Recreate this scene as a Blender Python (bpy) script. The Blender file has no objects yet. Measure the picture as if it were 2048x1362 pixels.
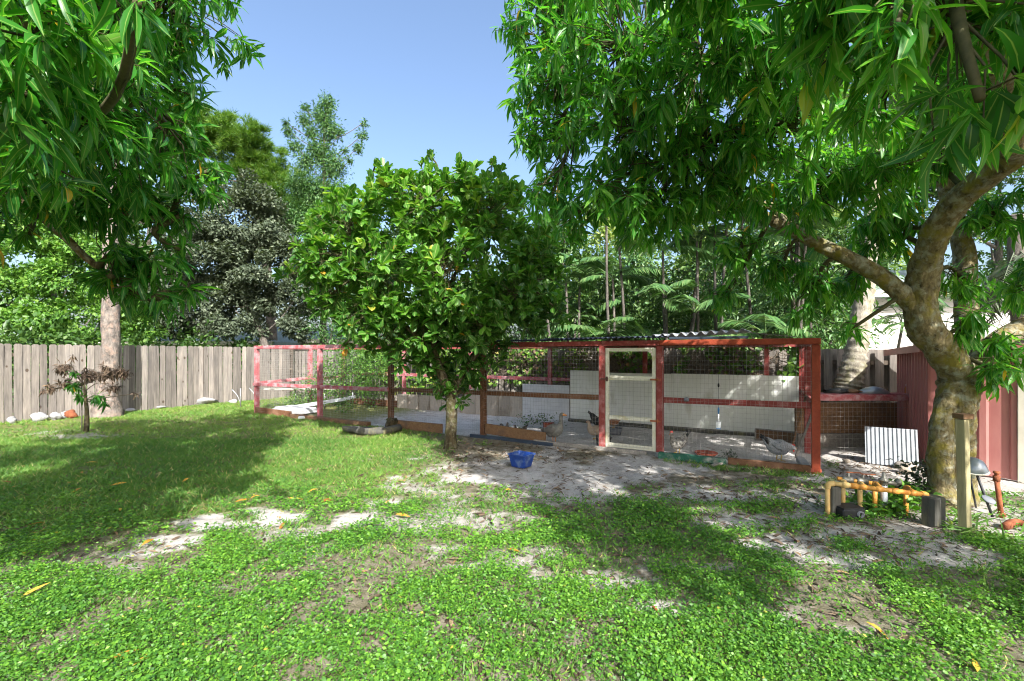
import bpy, math, random
import numpy as np
from mathutils import Matrix, Vector

rng = np.random.default_rng(7)
random.seed(7)
R = math.radians
sc = bpy.context.scene
COL = sc.collection

# ------------------------------------------------------------------ camera, sky, sun, exposure
EYE, F, HOR = 1.68, 910.0, 707.0            # eye height (m); focal length and horizon row in photo pixels
cam_d = bpy.data.cameras.new('camera')
cam_d.sensor_width = 36.0
cam_d.lens = 16.0
cam_d.shift_y = (HOR - 681.0) / 2048.0
cam_d.clip_start, cam_d.clip_end = 0.05, 600
cam = bpy.data.objects.new('camera', cam_d)
COL.objects.link(cam)
cam.location = (0, 0, EYE)
cam.rotation_euler = (R(90), 0, 0)
sc.camera = cam

SUN = Vector((0.42, -1.2, 1.0)).normalized()
world = bpy.data.worlds.new('World')
sc.world = world
world.use_nodes = True
wn = world.node_tree
sky = wn.nodes.new('ShaderNodeTexSky')
sky.sky_type = 'NISHITA'
sky.sun_disc = False
sky.sun_elevation = math.asin(SUN.z)
sky.sun_rotation = math.atan2(SUN.x, SUN.y)
sky.air_density = 1.1
sky.dust_density = 4.3
sky.ozone_density = 3.0
wn.links.new(sky.outputs[0], wn.nodes['Background'].inputs[0])
wn.nodes['Background'].inputs[1].default_value = 0.11
sun_d = bpy.data.lights.new('sun', 'SUN')
sun_d.energy = 3.6
sun_d.angle = R(0.55)
sun_d.color = (1.0, 0.97, 0.92)
sun_o = bpy.data.objects.new('sun', sun_d)
COL.objects.link(sun_o)
sun_o.rotation_euler = (-SUN).to_track_quat('-Z', 'Y').to_euler()
vs = sc.view_settings
vs.view_transform = 'Standard'
vs.look = 'None'
vs.exposure = 1.62
vs.gamma = 1.0
vs.use_curve_mapping = False
sc.cycles.pixel_filter_type = 'BLACKMAN_HARRIS'
sc.cycles.filter_width = 1.1
sc.cycles.adaptive_threshold = 0.03
sc.cycles.use_light_tree = False
sc.cycles.max_bounces = 4
sc.cycles.diffuse_bounces = 3
sc.cycles.glossy_bounces = 2
sc.cycles.transmission_bounces = 4
sc.cycles.caustics_reflective = False
sc.cycles.caustics_refractive = False


# ------------------------------------------------------------------ helpers
def at(px, py, Y):
    """photo pixel + distance -> world point"""
    return np.array([(px - 1024) / F * Y, Y, EYE + (HOR - py) / F * Y])


def gp(px, py):
    """photo pixel -> point on the ground"""
    Y = F * EYE / (py - HOR)
    return np.array([(px - 1024) / F * Y, Y, 0.0])


def proj(P):
    P = np.atleast_2d(P)
    Y = np.maximum(P[:, 1], 0.05)
    return 1024 + F * P[:, 0] / Y, HOR - F * (P[:, 2] - EYE) / Y


def unit(v):
    v = np.asarray(v, float)
    return v / max(np.linalg.norm(v), 1e-9)


def nrm(a):
    return a / np.maximum(np.linalg.norm(a, axis=-1, keepdims=True), 1e-9)


_perm = rng.random((256, 256))


def vnoise(x, y, s=1.0, oct=3):
    x = np.asarray(x, float) * s
    y = np.asarray(y, float) * s
    out = 0.0
    amp = 0.5
    tot = 0
    for o in range(oct):
        xi = np.floor(x).astype(int)
        yi = np.floor(y).astype(int)
        fx = x - xi
        fy = y - yi
        fx = fx * fx * (3 - 2 * fx)
        fy = fy * fy * (3 - 2 * fy)
        g = lambda a, b: _perm[(a + 37 * o) % 256, (b + 91 * o) % 256]
        v = (g(xi, yi) * (1 - fx) + g(xi + 1, yi) * fx) * (1 - fy) + (g(xi, yi + 1) * (1 - fx) + g(xi + 1, yi + 1) * fx) * fy
        out = out + amp * v
        tot += amp
        amp *= 0.5
        x = x * 2.03
        y = y * 2.03
    return out / tot


def setp(o, label=None, cat=None, group=None, kind=None):
    if label: o['label'] = label
    if cat: o['category'] = cat
    if group: o['group'] = group
    if kind: o['kind'] = kind
    return o


def empty(name, loc, label=None, cat=None, group=None):
    o = bpy.data.objects.new(name, None)
    o.empty_display_size = 0.1
    COL.objects.link(o)
    o.location = tuple(loc)
    return setp(o, label, cat, group)


def mesh_arrays(name, V, T, mat, tint=None, smooth=True, extra=None):
    """fast triangle mesh; tint: a value per vertex"""
    V = np.asarray(V, np.float32)
    T = np.asarray(T, np.int32)
    me = bpy.data.meshes.new(name)
    me.vertices.add(len(V))
    me.vertices.foreach_set('co', V.ravel())
    me.loops.add(T.size)
    me.loops.foreach_set('vertex_index', T.ravel())
    me.polygons.add(len(T))
    me.polygons.foreach_set('loop_start', np.arange(0, T.size, 3, dtype=np.int32))
    me.polygons.foreach_set('loop_total', np.full(len(T), 3, np.int32))
    if smooth:
        me.polygons.foreach_set('use_smooth', np.ones(len(T), bool))
    if tint is not None:
        a = me.attributes.new('tint', 'FLOAT', 'POINT')
        a.data.foreach_set('value', np.asarray(tint, np.float32))
    for k_, v_ in (extra or {}).items():
        a = me.attributes.new(k_, 'FLOAT', 'POINT')
        a.data.foreach_set('value', np.asarray(v_, np.float32))
    me.materials.append(mat)
    me.update()
    return me


def link(name, me, parent=None, loc=None):
    o = bpy.data.objects.new(name, me)
    COL.objects.link(o)
    if parent is not None:
        o.parent = parent
    if loc is not None:
        o.location = tuple(loc)
    return o


def wloc(o):
    v = np.zeros(3)
    while o is not None:
        v += np.array(o.location)
        o = o.parent
    return v


class MB:
    """collects boxes, tubes, lathes in world space; build() makes one mesh object"""
    def __init__(s):
        s.v, s.f, s.sm = [], [], []

    def add(s, V, Fc, smooth=False):
        n = sum(len(a) for a in s.v)
        s.v.append(np.asarray(V, float))
        for f in Fc:
            s.f.append(tuple(int(i) + n for i in f))
            s.sm.append(smooth)
        return s

    def box(s, c, ax, h, bev=0.0):
        """c centre, ax three axes, h half sizes"""
        c = np.asarray(c, float)
        A = [unit(a) for a in ax]
        if bev <= 0:
            sg = [(-1, -1, -1), (1, -1, -1), (1, 1, -1), (-1, 1, -1), (-1, -1, 1), (1, -1, 1), (1, 1, 1), (-1, 1, 1)]
            V = [c + A[0] * h[0] * i + A[1] * h[1] * j + A[2] * h[2] * k for i, j, k in sg]
            return s.add(V, [(0, 3, 2, 1), (4, 5, 6, 7), (0, 1, 5, 4), (1, 2, 6, 5), (2, 3, 7, 6), (3, 0, 4, 7)])
        # chamfered along the first axis (long axis)
        b = bev
        prof = [(-1, -1, 0, 1), (-1, -1, 1, 0), (1, -1, -1, 0), (1, -1, 0, 1), (1, 1, 0, -1), (1, 1, -1, 0), (-1, 1, 1, 0), (-1, 1, 0, -1)]
        V = []
        for e, kx in ((-1, 1), (-1, 0), (1, 0), (1, 1)):
            ins = b * kx
            for (j, k, bj, bk) in prof:
                y = j * h[1] + bj * b - np.sign(j) * (ins if kx else 0) * 0.9
                z = k * h[2] + bk * b - np.sign(k) * (ins if kx else 0) * 0.9
                V.append(c + A[0] * (e * (h[0] - (0 if kx else b))) + A[1] * y + A[2] * z)
        Fc = []
        for r in range(3):
            for i in range(8):
                j = (i + 1) % 8
                Fc.append((r * 8 + i, r * 8 + j, r * 8 + 8 + j, r * 8 + 8 + i))
        Fc.append(tuple(range(7, -1, -1)))
        Fc.append(tuple(range(24, 32)))
        return s.add(V, Fc)

    def beam(s, p0, p1, w, h, up=(0, 0, 1), bev=0.0):
        """square timber from p0 to p1; w across, h along up"""
        p0 = np.asarray(p0, float)
        p1 = np.asarray(p1, float)
        x = unit(p1 - p0)
        up = np.asarray(up, float)
        z = unit(up - x * up.dot(x))
        y = np.cross(z, x)
        return s.box((p0 + p1) / 2, (x, y, z), (np.linalg.norm(p1 - p0) / 2, w / 2, h / 2), bev)

    def tube(s, P, r, n=8, jit=0.0, flat=None, seed=0, caps=True):
        """P (k,3) centre line, r radii, flat: (k,) lateral squash"""
        P = np.asarray(P, float)
        k = len(P)
        r = np.broadcast_to(np.asarray(r, float), (k,))
        T = np.gradient(P, axis=0)
        T = nrm(T)
        u = np.array([0, 0, 1.0]) if abs(T[0, 2]) < 0.9 else np.array([1.0, 0, 0])
        u = unit(u - T[0] * u.dot(T[0]))
        V = []
        ang = np.arange(n) / n * 2 * np.pi
        for i in range(k):
            u = unit(u - T[i] * u.dot(T[i]))
            w = np.cross(T[i], u)
            rr = np.full(n, r[i])
            if jit:
                rr = rr * (1 + .4 * jit * (2 * vnoise(np.cos(ang) * 6 + seed + 40, np.sin(ang) * 6 + i * 1.1 + 40, 1, 2) - 1) + jit * (2 * vnoise(np.cos(ang) * 1.7 + seed + 9, np.sin(ang) * 1.7 + i * 0.35 + seed * 3, 1, 2) - 1))
            fl = 1.0 if flat is None else flat[i]
            V += [P[i] + u * rr[j] * math.cos(a) + w * rr[j] * math.sin(a) * fl for j, a in enumerate(ang)]
        Fc = []
        for i in range(k - 1):
            for j in range(n):
                j2 = (j + 1) % n
                Fc.append((i * n + j, i * n + j2, (i + 1) * n + j2, (i + 1) * n + j))
        if caps:
            Fc.append(tuple(range(n - 1, -1, -1)))
            Fc.append(tuple(range((k - 1) * n, k * n)))
        return s.add(V, Fc, True)

    def lathe(s, c, prof, n=20, axis=(0, 0, 1), sx=1, sy=1):
        c = np.asarray(c, float)
        z = unit(axis)
        x = unit(np.cross((0, 1, 0.01), z))
        y = np.cross(z, x)
        V = []
        for (rr, h) in prof:
            for j in range(n):
                a = j / n * 2 * math.pi
                V.append(c + z * h + x * rr * sx * math.cos(a) + y * rr * sy * math.sin(a))
        Fc = []
        for i in range(len(prof) - 1):
            for j in range(n):
                j2 = (j + 1) % n
                Fc.append((i * n + j, i * n + j2, (i + 1) * n + j2, (i + 1) * n + j))
        return s.add(V, Fc, True)

    def blob(s, c, rad, n=10, m=14, jit=0.15, seed=0):
        """lumpy ellipsoid"""
        c = np.asarray(c, float)
        V = []
        for i in range(n + 1):
            th = math.pi * i / n
            for j in range(m):
                ph = 2 * math.pi * j / m
                d = np.array([math.sin(th) * math.cos(ph), math.sin(th) * math.sin(ph), math.cos(th)])
                q = 1 + jit * (2 * vnoise(d[0] * 2.2 + seed * 1.7 + 20, d[1] * 2.2 + d[2] * 3.1 + seed + 20, 1, 2) - 1)
                V.append(c + d * np.asarray(rad) * q)
        Fc = []
        for i in range(n):
            for j in range(m):
                j2 = (j + 1) % m
                Fc.append((i * m + j, (i + 1) * m + j, (i + 1) * m + j2, i * m + j2))
        return s.add(V, Fc, True)

    def mesh(s, name, mat, off=(0, 0, 0)):
        V = np.concatenate(s.v) - np.asarray(off, float)
        me = bpy.data.meshes.new(name)
        me.from_pydata(V.tolist(), [], s.f)
        me.polygons.foreach_set('use_smooth', np.array(s.sm, bool))
        me.materials.append(mat)
        me.update()
        return me

    def build(s, name, mat, parent=None, loc=None):
        if parent is not None:
            return link(name, s.mesh(name, mat, wloc(parent)), parent)
        if loc is None:
            V = np.concatenate(s.v)
            loc = (V.min(0) + V.max(0)) / 2
            loc[2] = V[:, 2].min()
        return link(name, s.mesh(name, mat, loc), None, loc)


def smooth_path(pts, sub=5):
    """Catmull-Rom through rows (any number of columns)"""
    P = np.asarray(pts, float)
    P = np.vstack([2 * P[0] - P[1], P, 2 * P[-1] - P[-2]])
    out = []
    for i in range(1, len(P) - 2):
        for t in np.linspace(0, 1, sub, endpoint=False):
            a, b, c, d = P[i - 1], P[i], P[i + 1], P[i + 2]
            out.append(0.5 * (2 * b + (c - a) * t + (2 * a - 5 * b + 4 * c - d) * t * t + (3 * b - a - 3 * c + d) * t ** 3))
    out.append(P[-2])
    return np.array(out)


def px_path(rows, sub=5):
    """rows (px, py, Y, r) -> smooth (k,3) path and radii"""
    A = np.array([list(at(a, b, c)) + [r] for a, b, c, r in rows])
    A = smooth_path(A, sub)
    return A[:, :3], np.maximum(A[:, 3], 0.003)


# ------------------------------------------------------------------ materials
def nodes(name):
    m = bpy.data.materials.new(name)
    m.use_nodes = True
    nt = m.node_tree
    return m, nt, nt.nodes['Principled BSDF']


def ramp(nt, fac, stops):
    r = nt.nodes.new('ShaderNodeValToRGB')
    el = r.color_ramp.elements
    while len(el) < len(stops):
        el.new(0.5)
    for e, (p, c) in zip(el, stops):
        e.position = p
        e.color = tuple(c) + (1,)
    nt.links.new(fac, r.inputs[0])
    return r.outputs[0]


def noise(nt, vec, scale, detail=5, rough=0.6, dist=0.0):
    n = nt.nodes.new('ShaderNodeTexNoise')
    n.inputs['Scale'].default_value = scale
    n.inputs['Detail'].default_value = detail
    n.inputs['Roughness'].default_value = rough
    n.inputs['Distortion'].default_value = dist
    nt.links.new(vec, n.inputs['Vector'])
    return n.outputs['Fac']


def coords(nt, stretch=(1, 1, 1), shift=True):
    tc = nt.nodes.new('ShaderNodeTexCoord')
    mp = nt.nodes.new('ShaderNodeMapping')
    mp.inputs['Scale'].default_value = stretch
    nt.links.new(tc.outputs['Object'], mp.inputs[0])
    if shift:
        oi = nt.nodes.new('ShaderNodeObjectInfo')
        mu = nt.nodes.new('ShaderNodeMath')
        mu.operation = 'MULTIPLY'
        mu.inputs[1].default_value = 57.0
        nt.links.new(oi.outputs['Random'], mu.inputs[0])
        nt.links.new(mu.outputs[0], mp.inputs['Location'])
    return mp.outputs[0]


def mixc(nt, fac, a, b, mode='MIX'):
    m = nt.nodes.new('ShaderNodeMix')
    m.data_type = 'RGBA'
    m.blend_type = mode
    for sock, val in ((m.inputs[0], fac), (m.inputs[6], a), (m.inputs[7], b)):
        if hasattr(val, 'is_output'):
            nt.links.new(val, sock)
        elif isinstance(val, (int, float)):
            sock.default_value = val
        else:
            sock.default_value = tuple(val) + (1,)
    return m.outputs[2]


def pmat(name, stops, scale=6, stretch=(1, 1, 1), rough=0.8, bump=0.3, bscale=None, metal=0.0, var=0.25, spec=0.4, detail=6, bdist=0.02):
    """noise ramp colour + per-object brightness + bump"""
    m, nt, b = nodes(name)
    v = coords(nt, stretch)
    f = noise(nt, v, scale, detail)
    n = len(stops)
    col = ramp(nt, f, [(0.3 + 0.4 * i / max(n - 1, 1), c) for i, c in enumerate(stops)])
    if var:
        oi = nt.nodes.new('ShaderNodeObjectInfo')
        mr = nt.nodes.new('ShaderNodeMapRange')
        mr.inputs[3].default_value = 1 - var
        mr.inputs[4].default_value = 1 + var
        nt.links.new(oi.outputs['Random'], mr.inputs[0])
        cc = nt.nodes.new('ShaderNodeCombineColor')
        for i in range(3):
            nt.links.new(mr.outputs[0], cc.inputs[i])
        col = mixc(nt, 1.0, col, cc.outputs[0], 'MULTIPLY')
    nt.links.new(col, b.inputs['Base Color'])
    b.inputs['Roughness'].default_value = rough
    b.inputs['Metallic'].default_value = metal
    b.inputs['Specular IOR Level'].default_value = spec
    if bump:
        bf = noise(nt, v, bscale or scale * 4, 5)
        bn = nt.nodes.new('ShaderNodeBump')
        bn.inputs['Strength'].default_value = bump
        bn.inputs['Distance'].default_value = bdist
        nt.links.new(bf, bn.inputs['Height'])
        nt.links.new(bn.outputs[0], b.inputs['Normal'])
    return m


def leafmat(name, stops, rough=0.38, trans=0.3, spec=0.5, tcol=None, vein=None):
    """stops: (tint position, colour); light shines through the blade"""
    m, nt, b = nodes(name)
    a = nt.nodes.new('ShaderNodeAttribute')
    a.attribute_name = 'tint'
    col = ramp(nt, a.outputs['Fac'], stops)
    if vein:
        av = nt.nodes.new('ShaderNodeAttribute')
        av.attribute_name = 'vein'
        col = mixc(nt, ramp(nt, av.outputs['Fac'], [(.86, (0, 0, 0)), (.95, (.75, .75, .75))]), col, vein)
    nt.links.new(col, b.inputs['Base Color'])
    b.inputs['Roughness'].default_value = rough
    b.inputs['Specular IOR Level'].default_value = spec
    t = nt.nodes.new('ShaderNodeBsdfTranslucent')
    tc = mixc(nt, 1.0, col, tcol or (1.5, 1.6, 0.6), 'MULTIPLY')
    nt.links.new(tc, t.inputs[0])
    mx = nt.nodes.new('ShaderNodeMixShader')
    mx.inputs[0].default_value = trans
    nt.links.new(b.outputs[0], mx.inputs[1])
    nt.links.new(t.outputs[0], mx.inputs[2])
    nt.links.new(mx.outputs[0], nt.nodes['Material Output'].inputs[0])
    return m


M = {}
M['mango'] = leafmat('mango_leaf', [(0, (.025, .12, .022)), (.45, (.05, .225, .025)), (.8, (.105, .33, .03)), (.97, (.2, .41, .05)), (1, (.6, .38, .03))], .36, .5, vein=(.30, .42, .12))
M['jack'] = leafmat('broad_leaf', [(0, (.035, .105, .018)), (.5, (.062, .19, .024)), (.85, (.125, .30, .032)), (.97, (.24, .37, .05)), (1, (.5, .25, .03))], .42, .38, .45, vein=(.32, .40, .14))
M['cover'] = leafmat('ground_cover_leaf', [(0, (.03, .10, .018)), (.5, (.08, .22, .023)), (.9, (.17, .35, .032)), (1, (.34, .34, .05))], .5, .3)
M['grass'] = leafmat('grass_blade', [(0, (.045, .13, .024)), (.5, (.11, .24, .035)), (.85, (.21, .34, .055)), (1, (.42, .37, .15))], .55, .3)
M['oak'] = leafmat('grey_green_leaf', [(0, (.042, .062, .038)), (.6, (.082, .108, .065)), (1, (.2, .235, .16))], .55, .2, .3)
M['bush'] = leafmat('bright_bush_leaf', [(0, (.03, .09, .012)), (.5, (.09, .22, .025)), (1, (.22, .36, .06))], .5, .3)
M['pine'] = leafmat('pine_needle', [(0, (.04, .12, .014)), (.5, (.09, .20, .02)), (1, (.2, .30, .03))], .5, .3)
M['feather'] = leafmat('feathery_leaf', [(0, (.03, .09, .03)), (.5, (.07, .17, .045)), (1, (.16, .28, .08))], .5, .3)
M['dark'] = leafmat('dark_leaf', [(0, (.025, .07, .018)), (.6, (.06, .13, .025)), (1, (.13, .22, .05))], .45, .25)
M['palm'] = leafmat('palm_leaf', [(0, (.04, .10, .04)), (.5, (.09, .20, .06)), (1, (.24, .34, .13))], .4, .25)
M['sunny'] = leafmat('sunlit_leaf', [(0, (.09, .16, .03)), (.5, (.2, .29, .06)), (1, (.42, .46, .17))], .5, .35)
M['vine'] = leafmat('vine_leaf', [(0, (.05, .13, .02)), (.5, (.12, .25, .03)), (.9, (.25, .38, .06)), (1, (.45, .40, .1))], .45, .35)
M['dead'] = leafmat('dead_leaf', [(0, (.05, .034, .025)), (.5, (.125, .088, .06)), (.9, (.23, .17, .115)), (1, (.34, .21, .11))], .8, .1, .2, (1, 1, 1))
M['yellow'] = leafmat('fallen_yellow_leaf', [(0, (.25, .07, .03)), (.4, (.42, .20, .03)), (1, (.62, .36, .05))], .6, .2, .3, (1, 1, 1))


def bark(name, cols, scale, stretch, bump=0.8, lichen=None):
    m, nt, b = nodes(name)
    v = coords(nt, stretch, False)
    f = noise(nt, v, scale, 8, 0.65, 0.3)
    col = ramp(nt, f, [(0.32 + 0.36 * i / (len(cols) - 1), c) for i, c in enumerate(cols)])
    if lichen:
        v2 = coords(nt, (1, 1, 1), False)
        f2 = noise(nt, v2, lichen[1], 6, 0.6, 0.5)
        msk = ramp(nt, f2, [(0.48, (0, 0, 0)), (0.66, (.85, .85, .85))])
        col = mixc(nt, msk, col, lichen[0])
        if len(lichen) > 2:
            f3 = noise(nt, v2, lichen[3], 4, 0.6, 0.2)
            msk = ramp(nt, f3, [(0.5, (0, 0, 0)), (0.66, (1, 1, 1))])
            col = mixc(nt, msk, col, lichen[2])
    nt.links.new(col, b.inputs['Base Color'])
    b.inputs['Roughness'].default_value = 0.9
    b.inputs['Specular IOR Level'].default_value = 0.2
    bn = nt.nodes.new('ShaderNodeBump')
    bn.inputs['Strength'].default_value = bump
    bn.inputs['Distance'].default_value = 0.06
    nt.links.new(noise(nt, v, scale * 1.6, 8, 0.7, 0.4), bn.inputs['Height'])
    nt.links.new(bn.outputs[0], b.inputs['Normal'])
    return m


M['mango_bark'] = bark('mango_bark', [(.05, .04, .025), (.22, .18, .09), (.38, .32, .18)], 16, (1, 1, .5), 1.0, ((.42, .43, .34), 13, (.27, .23, .05), 6))
M['smooth_bark'] = bark('smooth_bark', [(.02, .017, .011), (.065, .05, .028), (.125, .10, .055)], 14, (1, 1, .4), .9, ((.09, .10, .03), 7, (.15, .14, .10), 16))
M['pine_bark'] = bark('pine_bark', [(.06, .05, .045), (.19, .165, .145), (.33, .285, .245)], 9, (1, 1, .5), 1.0, ((.33, .24, .19), 9))
M['grey_bark'] = bark('grey_bark', [(.05, .045, .04), (.13, .115, .10), (.22, .2, .17)], 8, (1, 1, .4), .8)
M['palm_bark'] = bark('palm_bark', [(.16, .14, .11), (.32, .29, .23), (.46, .42, .35)], 12, (1, 1, .3), .6, ((.20, .19, .10), 4))
M['twig'] = pmat('twig', [(.04, .04, .014), (.085, .08, .03)], 20, bump=0, var=0)
M['dead_twig'] = pmat('dead_twig', [(.09, .07, .05), (.2, .16, .12)], 20, bump=0, var=0.2)


def wood(name, dark, light, grain=3.0, knots=0.0, paint=None, pscale=3, var=0.22, axis='z', rough=0.85, plo=0.50, phi=0.66):
    """grained timber; paint = weathered bare tone showing through in patches"""
    m, nt, b = nodes(name)
    st = {'x': (.06, 1, 1), 'y': (1, .06, 1), 'z': (1, 1, .06)}[axis] if axis != 'n' else (1, 1, 1)
    v = coords(nt, st)
    f = noise(nt, v, 26 * grain / 3, 6, 0.65, 0.6)
    col = ramp(nt, f, [(0.3, dark), (0.7, light)])
    v2 = coords(nt, (1, 1, 1) if axis == 'n' else tuple(max(s, .35) for s in st))
    big = noise(nt, v2, pscale, 6, 0.65)
    if paint:
        msk = ramp(nt, big, [(plo, (0, 0, 0)), (phi, (1, 1, 1))])
        col = mixc(nt, msk, col, paint)
    else:
        sh = ramp(nt, big, [(0.3, (.72, .72, .74)), (0.7, (1.18, 1.14, 1.08))])
        col = mixc(nt, 1.0, col, sh, 'MULTIPLY')
    if knots:
        vo = nt.nodes.new('ShaderNodeTexVoronoi')
        vo.inputs['Scale'].default_value = knots
        vk = coords(nt, (1, 1, .7))
        nt.links.new(vk, vo.inputs['Vector'])
        k = ramp(nt, vo.outputs['Distance'], [(0.0, (.2, .15, .12)), (0.06, (.5, .42, .36)), (0.09, (.35, .28, .23)), (0.13, (1, 1, 1))])
        col = mixc(nt, 1.0, col, k, 'MULTIPLY')
    oi = nt.nodes.new('ShaderNodeObjectInfo')
    mr = nt.nodes.new('ShaderNodeMapRange')
    mr.inputs[3].default_value = 1 - var
    mr.inputs[4].default_value = 1 + var
    nt.links.new(oi.outputs['Random'], mr.inputs[0])
    cc = nt.nodes.new('ShaderNodeCombineColor')
    for i in range(3):
        nt.links.new(mr.outputs[0], cc.inputs[i])
    col = mixc(nt, 1.0, col, cc.outputs[0], 'MULTIPLY')
    nt.links.new(col, b.inputs['Base Color'])
    b.inputs['Roughness'].default_value = rough
    b.inputs['Specular IOR Level'].default_value = 0.25
    bn = nt.nodes.new('ShaderNodeBump')
    bn.inputs['Strength'].default_value = 0.35
    bn.inputs['Distance'].default_value = 0.01
    nt.links.new(f, bn.inputs['Height'])
    nt.links.new(bn.outputs[0], b.inputs['Normal'])
    return m


M['fence'] = wood('weathered_fence_wood', (.135, .122, .11), (.28, .255, .23), 3, 3.6, None, 3, .34)
M['fence_dark'] = wood('weathered_fence_rail', (.10, .08, .065), (.2, .165, .13), 3)
M['red'] = wood('red_painted_timber', (.20, .035, .03), (.33, .075, .065), 3, 0, (.42, .19, .18), 7, .15, 'n', .75, .5, .7)
M['red_faded'] = wood('faded_pink_red_timber', (.30, .06, .07), (.42, .12, .13), 3, 0, (.46, .30, .31), 6, .12, 'n', .8, .45, .65)
M['orange_red'] = wood('fresh_orange_red_timber', (.27, .045, .022), (.36, .075, .035), 3, 0, None, 3, .1, 'n', .6)
M['brown_red'] = wood('brown_timber', (.10, .045, .022), (.20, .095, .05), 3, 0, (.24, .13, .08), 4, .2, 'n', .8)
M['cream'] = wood('cream_painted_timber', (.58, .55, .42), (.70, .68, .58), 3, 0, (.50, .40, .17), 4, .08, 'n', .7, .55, .75)
M['brown_board'] = wood('brown_board', (.13, .07, .035), (.24, .14, .075), 3, 0, (.12, .075, .05), 4, .15, 'n')
M['stake'] = wood('pressure_treated_stake', (.24, .22, .12), (.42, .38, .23), 3, 0, None, 3, .1, 'z')
M['post_dark'] = wood('old_dark_post', (.05, .05, .045), (.12, .115, .10), 3, 0, (.16, .15, .08), 6, .1, 'z')
M['grey_wood'] = wood('grey_driftwood', (.16, .145, .13), (.32, .30, .27), 3, 0, None, 3, .2, 'n')
M['green_beam'] = wood('green_painted_timber', (.015, .075, .05), (.03, .12, .08), 3, 0, (.20, .20, .17), 7, .1, 'n')
M['panel'] = pmat('white_panel', [(.56, .56, .48), (.78, .79, .75), (.70, .72, .65), (.82, .82, .79)], 3, (1, 1, .35), rough=.6, bump=.1, var=.06)
M['cement'] = pmat('cement_panel', [(.5, .51, .53), (.64, .64, .64)], 5, rough=.9, bump=.3, var=.1)
M['tan_board'] = pmat('tan_rough_board', [(.20, .16, .12), (.38, .33, .27), (.28, .25, .21)], 6, (1, 1, .3), rough=.9, bump=.4, var=.2)
M['wire'] = pmat('galvanised_wire', [(.28, .27, .25), (.40, .38, .35)], 30, rough=.5, bump=0, metal=.4, var=0)
M['galv'] = pmat('galvanised_sheet', [(.20, .21, .22), (.34, .35, .36), (.28, .28, .27)], 4, rough=.45, bump=.08, metal=.55, var=.1)
M['white_metal'] = pmat('white_ribbed_metal', [(.34, .37, .40), (.46, .48, .51)], 5, rough=.4, bump=.05, metal=.2, var=.05)
M['dark_sheet'] = pmat('dark_blue_sheet', [(.02, .03, .05), (.05, .07, .10)], 5, rough=.45, bump=.1, var=.1)
M['tan_sheet'] = pmat('tan_sheet', [(.33, .31, .28), (.46, .44, .40)], 5, rough=.6, bump=.1)
M['shed_red'] = pmat('dusty_red_metal', [(.34, .12, .11), (.44, .19, .17)], 3, (1, 1, .3), rough=.5, bump=.04, var=.03)
M['shed_trim'] = pmat('cream_metal_trim', [(.55, .52, .43), (.66, .63, .54)], 4, rough=.5, bump=.04, var=.03)
M['orange_pipe'] = pmat('orange_painted_pipe', [(.48, .15, .02), (.62, .30, .06), (.56, .23, .04)], 9, rough=.5, bump=.15, var=.05)
M['pale_pipe'] = pmat('faded_yellow_pipe', [(.56, .33, .09), (.64, .48, .22)], 9, rough=.6, bump=.15, var=.05)
M['brass'] = pmat('grey_valve_metal', [(.18, .17, .14), (.36, .35, .31)], 14, rough=.5, bump=.2, metal=.5)
M['rust'] = pmat('rusty_iron', [(.16, .045, .02), (.36, .12, .05)], 14, rough=.9, bump=.4)
M['blue'] = pmat('scuffed_blue_plastic', [(.006, .025, .15), (.012, .05, .24), (.16, .22, .32)], 7, rough=.45, bump=.1, var=0)
M['black'] = pmat('black_plastic', [(.012, .013, .015), (.035, .036, .04)], 8, rough=.5, bump=.1)
M['grey_tub'] = pmat('grey_rubber', [(.09, .10, .12), (.17, .18, .20)], 8, rough=.7, bump=.1)
M['brick'] = pmat('red_clay', [(.28, .06, .035), (.40, .11, .07)], 9, rough=.9, bump=.2)
M['rock'] = pmat('pale_limestone', [(.20, .20, .20), (.34, .34, .34), (.44, .43, .42)], 5, rough=.9, bump=.7, var=.15, bdist=.05)
M['block'] = pmat('grey_concrete', [(.30, .30, .30), (.46, .46, .45)], 9, rough=.9, bump=.3)
M['wall'] = pmat('pale_house_wall', [(.48, .46, .43), (.56, .54, .51)], 2, rough=.9, bump=.05, var=.05)
M['house_roof'] = pmat('grey_green_shingle', [(.16, .21, .20), (.26, .31, .29)], 6, rough=.9, bump=.3, var=.05)
M['glass'] = pmat('window_glass', [(.10, .16, .17), (.16, .24, .25)], 2, rough=.1, bump=0, var=0, spec=.8)
M['white'] = pmat('white_plastic', [(.62, .64, .66), (.74, .75, .76)], 6, rough=.4, bump=0, var=0)
M['sky_blue'] = pmat('blue_handle', [(.04, .2, .5), (.08, .3, .62)], 6, rough=.4, bump=0, var=0)
M['silver'] = pmat('dull_aluminium', [(.2, .23, .26), (.34, .37, .40)], 5, rough=.35, bump=.08, metal=.5, var=.05)
M['goose'] = pmat('grey_goose_feather', [(.09, .095, .09), (.17, .165, .15), (.24, .22, .2)], 18, (1, 1, 2), rough=.8, bump=.4, var=0)
M['goose_neck'] = pmat('dark_goose_feather', [(.10, .09, .08), (.15, .14, .125)], 20, rough=.8, bump=.3, var=0)
M['white_feather'] = pmat('white_feather', [(.55, .54, .52), (.7, .69, .66)], 20, rough=.8, bump=.3, var=0)
M['beak'] = pmat('orange_beak', [(.55, .20, .05), (.68, .30, .09)], 10, rough=.5, bump=0, var=0)
M['comb'] = pmat('red_comb', [(.42, .03, .03), (.55, .07, .05)], 20, rough=.6, bump=.2, var=0)
M['hen_speckle'] = pmat('speckled_hen_feather', [(.06, .055, .05), (.40, .38, .34), (.10, .09, .08), (.48, .45, .40)], 26, rough=.85, bump=.5, var=0)
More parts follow.
